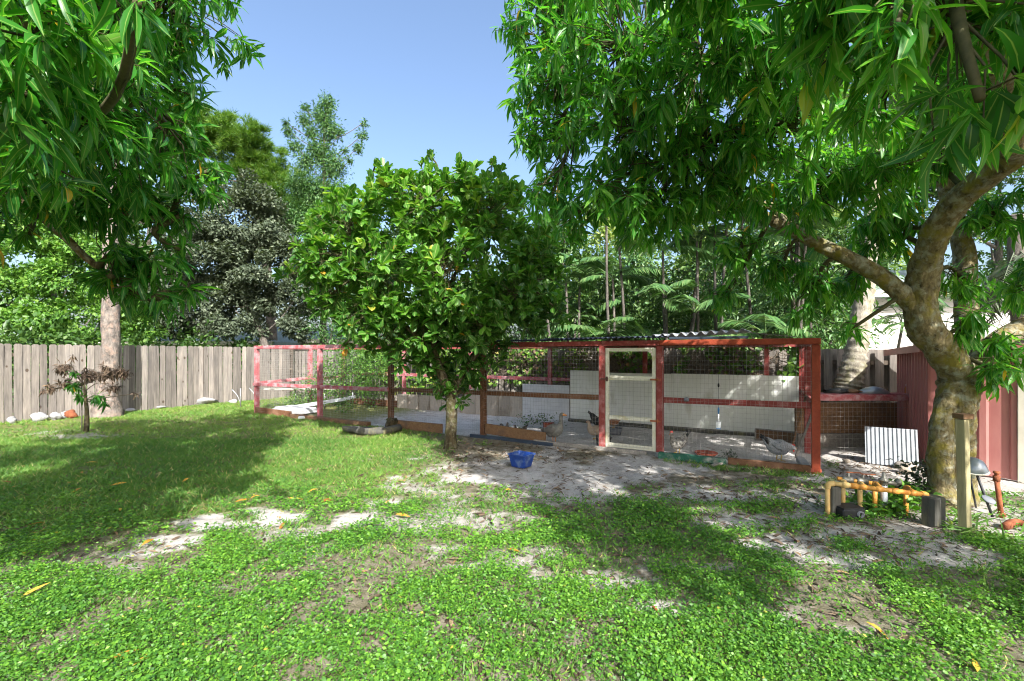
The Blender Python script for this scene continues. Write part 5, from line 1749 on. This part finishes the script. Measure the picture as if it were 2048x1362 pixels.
root, W, bo = bird('goose', 'grey goose with orange bill standing inside the coop wire', gp(1108, 888), R(-40), .84, 'goose', 'goose_neck', GOOSE)
hd = np.array([math.cos(R(-40)), math.sin(R(-40)), -.15])
MB().lathe(W((.245, .672)), [(.030 * .8, -.01), (.030 * .8, .012), (.022 * .8, .04), (.014 * .8, .07), (.002, .078)], 9, axis=hd).build('bill', M['beak'], root)
for s in (-1, 1):
    MB().blob(W((.215, s * .040, .685)), (.006,) * 3, 5, 6, 0).build('eye', M['black'], root)
    MB().tube([W((.10, s * .12, .33)), W((0, s * .137, .325)), W((-.12, s * .12, .31)), W((-.26, s * .07, .29)), W((-.34, s * .03, .285))], np.array([.04, .075, .075, .045, .01]) * .8, 9, .06, [.3] * 5).build('wing', M['goose_neck'], root)
MB().blob(W((-.20, 0, .21)), (.10 * .8, .09 * .8, .06 * .8), 7, 9, .1).build('vent_feathers', M['white_feather'], root)
legs_(root, W, .0, .17, 'beak', .80, .05, .08)

chicken('speckled hen with gold neck standing beside the coop door inside', 1357, 906, R(200), .84, 'hen_speckle', HEN, True, 'hen_speckle')
chicken('blue-grey speckled hen pecking near the right coop corner', 1556, 921, R(10), 1.05, 'hen_blue', HEN_PECK, True, 'hen_blue')
chicken('pale buff hen half hidden behind the left door post', 1192, 878, R(172), .85, 'hen_buff', HEN, False, 'hen_buff')
chicken('black hen behind the left door post', 1200, 861, R(10), .95, 'hen_black', HEN, True, 'hen_black')
chicken('red-brown hen standing on the rim of the round grey tub', 1228, 868, R(190), .62, 'hen_brown', HEN_PECK, False, 'hen_brown', 0, .13)
chicken('dark hen resting behind the brown sill board, nearer the goose', 1040, 866, R(170), .62, 'hen_dark', HEN, False, 'hen_dark', .09)
chicken('dark brown hen resting behind the brown sill board, further left', 1010, 862, R(60), .62, 'hen_dark', HEN, False, 'hen_brown', .09)

# ------------------------------------------------------------------ tubs, bowls and clutter in the coop
def tub(name, label, q, r, h, mat, cat, taper=.85, n=20, sx=1, sy=1, fill=None):
    q = np.asarray(q, float)
    root = MB().lathe(q, [(.001, .004), (r * taper, .004), (r, h), (r + .012, h), (r + .012, h - .012), (r * taper + .008, 0), (.001, 0)][::-1], n, sx=sx, sy=sy).build(name, M[mat], None, q)
    return setp(root, label, cat)


tub('round_tub', 'round grey rubber tub under the brown hen', gp(1228, 868), .155, .125, 'grey_tub', 'tub')
q = gp(1206, 889)
o = MB()
rect = lambda w, d, z: [q + np.array([x * w, y * d, z]) for x, y in ((-1, -1), (1, -1), (1, 1), (-1, 1))]


def rect_bin(name, label, q, w0, d0, w1, d1, h, mat, cat, rot=0, rim=.012, wall=.006):
    ca, sa = math.cos(rot), math.sin(rot)
    def ring(w, d, z):
        out = []
        for x, y in ((-1, -1), (1, -1), (1, 1), (-1, 1)):
            # rounded corners: three points each
            for k in (-1, 0, 1):
                cx, cy = x * (w - .02), y * (d - .02)
                a = math.atan2(y, x) + k * .6
                X, Y = cx + .02 * math.cos(a) * 1.2, cy + .02 * math.sin(a) * 1.2
                out.append(q + np.array([X * ca - Y * sa, X * sa + Y * ca, z]))
        return out
    rings = [ring(w0, d0, 0), ring(w1, d1, h - .02), ring(w1 + rim, d1 + rim, h - .018), ring(w1 + rim, d1 + rim, h), ring(w1 - wall, d1 - wall, h), ring(w0 - wall, d0 - wall, .012)]
    V = [p for r_ in rings for p in r_]
    n = 12
    Fc = [(i * n + j, i * n + (j + 1) % n, (i + 1) * n + (j + 1) % n, (i + 1) * n + j) for i in range(len(rings) - 1) for j in range(n)]
    Fc += [tuple(range(n - 1, -1, -1)), tuple(range((len(rings) - 1) * n, len(rings) * n))]
    mb = MB()
    mb.add(V, Fc)
    return setp(mb.build(name, M[mat], None, q), label, cat)


rect_bin('black_tub', 'black rectangular tub behind the left door post', gp(1207, 889), .11, .09, .125, .10, .15, 'black', 'tub')
rect_bin('blue_bin', 'scuffed blue plastic bin on the sand before the coop', gp(1043, 932), .115, .10, .148, .132, .19, 'blue', 'bin', R(-38))
o = MB().box(gp(1097, 856) + ZU * .06, ((1, .1, 0), (-.1, 1, 0), ZU), (.11, .06, .05)).box(gp(1097, 856) + ZU * .112, ((1, .1, 0), (-.1, 1, 0), ZU), (.12, .07, .012)).build('red_box', M['brick'])
setp(o, 'small red brick-coloured box behind the goose', 'box')
tub('feed_pan', 'shallow rusty brown feed pan inside the right coop bay', gp(1412, 911), .17, .055, 'brick', 'pan', .7, 22)
# hanging brush
hb = empty('hanging_brush', cp(uf(1437, -.05), -.05, .56), 'blue and white brush hanging on a cord inside the coop', 'brush')
c0 = cp(uf(1437, .12), .12, 0)
MB().tube([c0 + ZU * .83, c0 + ZU * 1.82], .0025, 5).build('cord', M['black'], hb)
MB().tube([c0 + ZU * .73, c0 + ZU * .80, c0 + ZU * .83], [.012, .016, .010], 8).build('handle', M['sky_blue'], hb)
MB().tube([c0 + ZU * .60, c0 + ZU * .66, c0 + ZU * .73], [.012, .009, .010], 8).build('neck', M['white'], hb)
MB().box(c0 + ZU * .555, (-A_, B_, ZU), (.035, .018, .05)).build('brush_head', M['white'], hb)
MB().box(c0 + ZU * .498, (-A_, B_, ZU), (.033, .017, .006)).build('bristles', M['sky_blue'], hb)
MB().blob(c0 + ZU * 1.18, (.016, .016, .035), 6, 8, .1).build('weight', M['black'], hb)
# tray leaning at the back, sticks, block
fr = empty('wooden_tray', cp(uf(1550, 2.2), 2.2), 'dark framed wooden tray lying by the back panels', 'tray')
t0, t1 = cp(uf(1590, 2.3), 2.2), cp(uf(1510, 2.3), 2.3)
td = unit(t1 - t0)
tn = unit(np.cross(td, ZU))
hgt = unit(ZU * .8 + B_ * .9)
mid = (t0 + t1) / 2 + hgt * .13
hl = np.linalg.norm(t1 - t0) / 2
MB().box(mid + np.cross(td, hgt) * .0, (td, hgt, np.cross(td, hgt)), (hl - .02, .13, .006)).build('board', M['brown_board'], fr)
for s in (-1, 1):
    MB().box(mid + hgt * .14 * s, (td, hgt, np.cross(td, hgt)), (hl, .014, .02)).build('frame', M['grey_wood'], fr)
    MB().box(mid + td * hl * s * .985, (td, hgt, np.cross(td, hgt)), (.014, .125, .019)).build('frame', M['grey_wood'], fr)
o = MB().beam(at(1591, 906, 7.25) * np.array([1, 1, 0]) + ZU * .02, at(1626, 822, 7.0), .05, .03, (1, -.6, .2)).build('leaning_stick', M['grey_wood'])
setp(o, 'grey stick leaning at the right end of the coop', 'stick')
o = MB().beam(at(1583, 900, 8.0) * np.array([1, 1, 0]) + ZU * .02, at(1612, 790, 7.7), .09, .025, (1, -.6, .2)).build('leaning_board', M['brown_board'])
setp(o, 'dark brown board leaning behind the grey stick', 'board')
o = MB().beam(gp(1600, 925) + ZU * .05, gp(1612, 943) + ZU * .05, .11, .09, ZU, .008).build('concrete_block', M['block'])
setp(o, 'grey concrete block beside the right corner post', 'block')
o = MB().beam(gp(1618, 943) + ZU * .03, gp(1642, 945) + ZU * .03, .10, .06, ZU, .01).build('clay_brick', M['brick'])
setp(o, 'worn clay brick at the foot of the right corner post', 'brick')
o = MB().beam(gp(1316, 914) + ZU * .03, gp(1332, 910) + ZU * .03, .12, .07, ZU, .008).build('concrete_block', M['block'])
setp(o, 'grey concrete block at the foot of the right door post', 'block')
o = MB().beam(gp(1425, 935) + ZU * .03, gp(1445, 930) + ZU * .03, .05, .03, ZU, .006).build('wood_offcut', M['grey_wood'])
setp(o, 'short grey wood offcut beside the green beam', 'offcut')
for i, (px, py, w, lab) in enumerate([(1350, 917, .10, 'round pale stone on the green beam below the speckled hen'), (1373, 920, .07, 'small pale stone on the green beam'), (1480, 925, .09, 'pale stone beside the small weed in the coop')]):
    c = gp(px, py)
    o = MB().blob(c + ZU * w * .35, (w * .6, w * .5, w * .4), 7, 9, .35, i * 2 + 1).build('stone', M['rock'])
    setp(o, lab, 'stone')
# mossy log edging
lg = MB().tube(smooth_path([gp(690, 862) + ZU * .05, gp(725, 868) + ZU * .07, gp(765, 868) + ZU * .06, gp(798, 862) + ZU * .08], 5), [.07] * 4 + [.09] * 6 + [.08] * 6, 10, .35, seed=4).build('mossy_log', M['post_dark'])
setp(lg, 'dark mossy log lying along the coop sill', 'log')
o = MB().blob(gp(782, 858) + ZU * .12, (.14, .12, .14), 8, 10, .5, 6).build('mossy_rock', M['smooth_bark'])
setp(o, 'mossy rock at the foot of the brown coop post', 'rock')
o = MB().box(gp(604, 838) + ZU * .035, ((1, .2, 0), (-.2, 1, 0), ZU), (.08, .05, .03)).box(gp(604, 838) + ZU * .07, ((1, .2, 0), (-.2, 1, 0), ZU), (.06, .03, .006)).build('white_scrap', M['white'])
setp(o, 'small white plastic scrap at the coop sill', 'scrap')

# ------------------------------------------------------------------ on the shelf and by the shed
sq = lambda f, z, t=.14: s0 + (s1 - s0) * f - sn * t + ZU * (.996 + z)
o = MB().lathe(sq(.62, 0), [(.27, 0), (.275, .012), (.22, .055), (.13, .095), (.05, .112), (.001, .115)], 22, sx=1.0, sy=.5).build('aluminium_lid', M['silver'])
setp(o, 'dull aluminium dome lid lying on the red shelf rail', 'lid')
o = MB().blob(sq(.27, .035), (.22, .12, .05), 8, 12, .5, 3).build('black_bag', M['black'])
setp(o, 'crumpled black bag on the red shelf rail', 'bag')
o = MB().blob(sq(.42, .03), (.14, .1, .04), 8, 12, .5, 9).build('brown_rag', M['brown_board'])
setp(o, 'crumpled brown rag beside the aluminium lid', 'rag')
bt = empty('bottle', sq(.94, 0), 'small amber bottle with white cap at the shed end of the shelf', 'bottle')
MB().lathe(sq(.94, 0), [(.001, 0), (.032, 0), (.034, .01), (.034, .085), (.014, .115), (.014, .13)], 12).build('body', M['bottle'], bt)
MB().lathe(sq(.94, .128), [(.017, 0), (.017, .025), (.001, .026)], 12).build('cap', M['white'], bt)

w0, w1 = gp(1731, 926), gp(1838, 937)
wd = unit(w1 - w0)
up = unit(ZU + np.array([-wd[1], wd[0], 0]) * .22)
mb = MB()
k = 12
Ln = np.linalg.norm(w1 - w0)
wn_ = np.cross(wd, up)
prof = []
for i in range(k):
    x = Ln * i / k
    s = Ln / k
    prof += [(x, 0), (x + s * .45, 0), (x + s * .55, .016), (x + s * .95, .016)]
prof.append((Ln, 0))
V = [w0 + wd * a + wn_ * (b + c) + up * z for c in (0, -.003) for z in (.0, .56) for a, b in prof]
K = len(prof)
Fc = [(i, i + 1, K + i + 1, K + i) for i in range(K - 1)] + [(2 * K + i, 3 * K + i, 3 * K + i + 1, 2 * K + i + 1) for i in range(K - 1)] + [(K + i, K + i + 1, 3 * K + i + 1, 3 * K + i) for i in range(K - 1)]
mb.add(V, Fc)
setp(mb.build('ribbed_sheet', M['white_metal']), 'white ribbed metal sheet leaning against the wire run', 'metal sheet')
for i, (px, py, w, lab) in enumerate([(1748, 922, .13, 'dark stone at the left foot of the ribbed sheet'), (1800, 935, .11, 'dark stone at the middle foot of the ribbed sheet'), (1815, 944, .16, 'pale brown stone at the right foot of the ribbed sheet'), (1693, 925, .07, 'small tan stone left of the ribbed sheet'), (2044, 905, .2, 'pale round rock beside the cream shed trim'), (2040, 935, .2, 'pale rock low beside the cream shed trim')]):
    c = gp(px, max(py, 922))
    o = MB().blob(c + ZU * w * .4, (w * .75, w * .5, w * .5), 7, 10, .4, i * 5 + 2).build('stone', M['grey_wood' if i < 2 else ('tan_board' if i < 4 else 'rock')])
    setp(o, lab, 'stone')

# ------------------------------------------------------------------ orange pipe assembly
pa = empty('pipe_assembly', gp(1760, 1035), 'orange painted irrigation pipe assembly with grey valves before the mango trunk', 'pipes')
pA, pB = gp(1655, 1030), np.array([4.13, 4.52, 0.0])
z1_, z2_ = .335, .275
PR = .024


def pip(pts, r=PR, mat='orange_pipe', name='pipe', sub=1):
    P = np.asarray(pts, float) if sub == 1 else smooth_path(pts, sub)
    return MB().tube(P, r, 12).build(name, M[mat], pa)


def elbow(p, d1, d2, r=PR * 1.22, mat='orange_pipe'):
    d1, d2 = unit(d1), unit(d2)
    pts = [p + d1 * .055, p + d1 * .02 + d2 * .006, p + d2 * .02 + d1 * .006, p + d2 * .055]
    return MB().tube(smooth_path(pts, 4), r, 12).build('elbow', M[mat], pa)


pd = unit(pB - pA)
hA, hB = pA + ZU * z1_, pB + ZU * z2_
pdir = unit(hB - hA)
pip([pA - ZU * .05, hA - ZU * .03], PR, 'pale_pipe')
elbow(hA, -ZU, pdir, mat='pale_pipe')
j1 = hA + (hB - hA) * .27
pip([hA + pdir * .04, j1], PR, 'pale_pipe')
pip([j1, hB], PR)
for f in (.18, .27, .36, .52, .68, .86):
    q = hA + (hB - hA) * f
    MB().tube([q - pdir * .03, q + pdir * .03], PR * 1.24, 12).build('coupling', M['orange_pipe' if f > .2 else 'pale_pipe'], pa)
elbow(hB, -pdir, -pdir + np.array([-.3, .9, 0]))
back = np.array([.15, .32, 0])
for f, mt in ((.2, 'pale_pipe'), (.38, 'pale_pipe'), (.56, 'orange_pipe'), (.88, 'orange_pipe')):
    q = hA + (hB - hA) * f + back * (.5 if f < .5 else .75)
    pip([q * np.array([1, 1, 0]) - ZU * .04, q - ZU * .03], PR * .95, mt)
    elbow(q, -ZU, -back, PR * 1.15, mt)
    pip([q - back * .1, hA + (hB - hA) * f + back * .06], PR * .9, mt)
bA, bB = hA + (hB - hA) * .18 + back - ZU * .02, hA + (hB - hA) * .62 + back - ZU * .03
pip([bA, bB], PR * .95)
for f in (.30, .46):
    q = hA + (hB - hA) * f + back - ZU * .02
    MB().lathe(q - pdir * .06, [(.001, 0), (.034, 0), (.038, .02), (.038, .08), (.034, .10), (.001, .10)], 10, axis=pdir).build('valve_body', M['brass'], pa)
    MB().tube([q, q + ZU * .075], [.018, .012], 8).build('valve_stem', M['brass'], pa)
    MB().beam(q + ZU * .08 - pdir * .02, q + ZU * .09 + pdir * .12, .02, .008, ZU).build('handle', M['rust'], pa)
q = hA + (hB - hA) * .66 + back * .8
MB().tube([q * np.array([1, 1, 0]) - ZU * .04, q + ZU * .01], .034, 10).build('riser', M['white_metal'], pa)
MB().lathe(q - ZU * .0, [(.001, -.02), (.034, -.02), (.036, 0), (.036, .02), (.05, .028), (.05, .04), (.03, .06), (.02, .07), (.015, .12), (.012, .12), (.001, .12)], 12).build('relief_valve', M['brass'], pa)
MB().tube([q - pdir * .02 + ZU * .02, q + pdir * .13 + ZU * .01], .023, 10).build('valve_body', M['brass'], pa)
MB().lathe(q + pdir * .13 + ZU * .01, [(.001, 0), (.032, 0), (.032, .03), (.015, .055), (.001, .055)], 10).build('valve_bonnet', M['brass'], pa)

for px, py, w, h, lab in [(1674, 1033, .13, .30, 'short dark wooden post under the left end of the orange pipe'), (1878, 1053, .17, .275, 'short dark square post under the right end of the orange pipe')]:
    c = gp(px, py)
    o = MB().beam(c - ZU * .08 + np.array([0, .06, 0]), c + ZU * h + np.array([0, .06, 0]), w * .75, w * .9, (.9, .3, 0), .01).build('short_post', M['post_dark'])
    setp(o, lab, 'post')
c = gp(1703, 1036)
vb = empty('valve_box', c, 'small black plastic valve box beside the left short post', 'box')
MB().box(c + ZU * .045 + np.array([0, .06, 0]), ((1, .12, 0), (-.12, 1, 0), ZU), (.125, .09, .05), .012).box(c + ZU * .1 + np.array([0, .06, 0]), ((1, .12, 0), (-.12, 1, 0), ZU), (.115, .08, .008)).build('body', M['black'], vb)
MB().lathe(c + np.array([.07, -.03, .045]), [(.035, -.02), (.035, .012), (.024, .012), (.022, -.01), (.001, -.01)], 12, axis=(.1, -1, 0)).build('port', M['grey_tub'], vb)

# tall stake, garden light, rusty standpipe
ws = empty('wooden_stake', gp(1930, 1064), 'tall pale wooden stake standing before the mango trunk', 'stake')
c = gp(1930, 1064)
MB().beam(c - ZU * .1, at(1924, 838, 4.28), .075, .075, (1, .4, 0), .006).build('upright', M['stake'], ws)
tp_ = at(1926, 832, 4.28)
MB().box(tp_, ((1, .1, 0), (-.1, 1, 0), ZU), (.055, .05, .022)).build('cap', M['brown_board'], ws)
gl = empty('garden_light', gp(1985, 1034), 'leaning garden light with silver dome beside the wooden stake', 'garden light')
g0, g1 = gp(1985, 1034), at(1952, 945, 4.75)
MB().tube([g0, g1], .012, 8).build('pole', M['black'], gl)
ga = unit((-.1, -.15, 1))
c = at(1946, 934, 4.72)
MB().lathe(c, [(.115, -.03), (.118, -.022), (.10, .03), (.075, .07), (.035, .095), (.001, .10)], 20, axis=ga).build('dome', M['silver'], gl)
MB().lathe(c, [(.001, -.025), (.10, -.028), (.125, -.03), (.125, -.04), (.001, -.04)], 20, axis=ga).build('rim', M['shed_trim'], gl)
MB().tube([c - ga * .03, c - ga * .12], [.03, .02], 10).build('neck', M['shed_trim'], gl)
c = at(1976, 1000, 4.66)
MB().lathe(c, [(.001, 0), (.055, 0), (.06, .006), (.055, .014), (.001, .014)], 18, axis=(.1, -.5, .8)).build('disc', M['grey_tub'], gl)
MB().tube([at(1938, 945, 4.74), at(1946, 985, 4.72), gp(1952, 1015)], .010, 6).build('leg', M['black'], gl)
rs = empty('rusty_standpipe', gp(2003, 1030), 'rusty iron standpipe at the right edge of the yard', 'pipe')
b0_, b1_ = gp(2003, 1030), at(1993, 958, 4.76)
MB().tube([b0_ - ZU * .03, b1_], .022, 10).build('pipe', M['rust'], rs)
MB().tube([b1_ - ZU * .02, b1_ + ZU * .035], .030, 10).build('coupling', M['rust'], rs)
MB().lathe(b1_ + ZU * .03, [(.018, 0), (.018, .025), (.028, .03), (.028, .05), (.001, .052)], 8).build('cap', M['rust'], rs)
MB().tube([b0_ - ZU * .01, b0_ + ZU * .02], .035, 10).build('base_collar', M['rust'], rs)
o = MB().tube(smooth_path([gp(2010, 1060) + ZU * .03, gp(2030, 1055) + ZU * .05, gp(2060, 1062) + ZU * .03], 4), .035, 8, .3).build('broken_root', M['rust'])
setp(o, 'broken rust-brown root piece at the right edge', 'root')

# ------------------------------------------------------------------ fallen yellow leaves
pos = [(255, 972), (165, 982), (380, 962), (285, 985), (150, 970), (240, 1028), (1, 968), (30, 980), (100, 1066), (310, 1085), (560, 1045), (655, 1010), (500, 1005), (575, 1005), (660, 1003), (700, 1010), (35, 1212), (160, 950), (640, 985), (575, 1048),
       (280, 1312), (265, 1345), (1300, 1220), (1730, 1250), (1955, 1352), (1120, 1040), (1010, 985), (230, 932), (395, 948), (170, 932), (605, 990), (520, 998), (770, 1015), (790, 1035), (345, 1100), (735, 1060), (1040, 1110), (1440, 1215), (880, 940), (960, 952), (90, 1050)]
fm = [mesh_arrays('fallen_leaf', tv * np.array([1, 1.25, 1]), tt, M['yellow'], np.full(len(tv), t)) for (tv, tt), t in zip(MANGO_T + MANGO_T, (.9, .6, .75, .2, .45, 1, .1, .8))]
cname = ['yellow', 'orange', 'orange', 'red-brown', 'dull orange', 'yellow', 'red-brown', 'yellow']
ordw = ['first', 'second', 'third', 'fourth', 'fifth', 'sixth', 'seventh', 'eighth', 'ninth', 'tenth', 'eleventh', 'twelfth', 'thirteenth', 'fourteenth']
leafset = {}
for i, (px, py) in enumerate(pos):
    place = ('on the shaded lawn' if py < 1000 else 'on the bare strip') if px < 480 and py < 1180 else ('by the bare sand' if py < 1150 else 'in the bottom ground cover')
    leafset.setdefault((cname[i % 8], place), []).append((px, i))
leaflab = {}
for (c_, p_), v_ in leafset.items():
    v_.sort()
    for k, (_, i) in enumerate(v_):
        leaflab[i] = ('only %s fallen leaf %s' % (c_, p_)) if len(v_) == 1 else '%s from the left of the %s fallen leaves %s' % (ordw[k], c_, p_)
for i, (px, py) in enumerate(pos):
    q = gp(px, py)
    o = link('fallen_leaf', fm[i % 8])
    s = random.uniform(.11, .18)
    o.location = (q[0], q[1], .045 + float(ground_height(q[0], q[1])))
    o.rotation_euler = (random.gauss(0, .2), random.gauss(-.1, .15), random.uniform(0, 6.28))
    o.scale = (s, s, s)
    setp(o, leaflab[i], 'leaf', 'fallen leaves on the lawn')
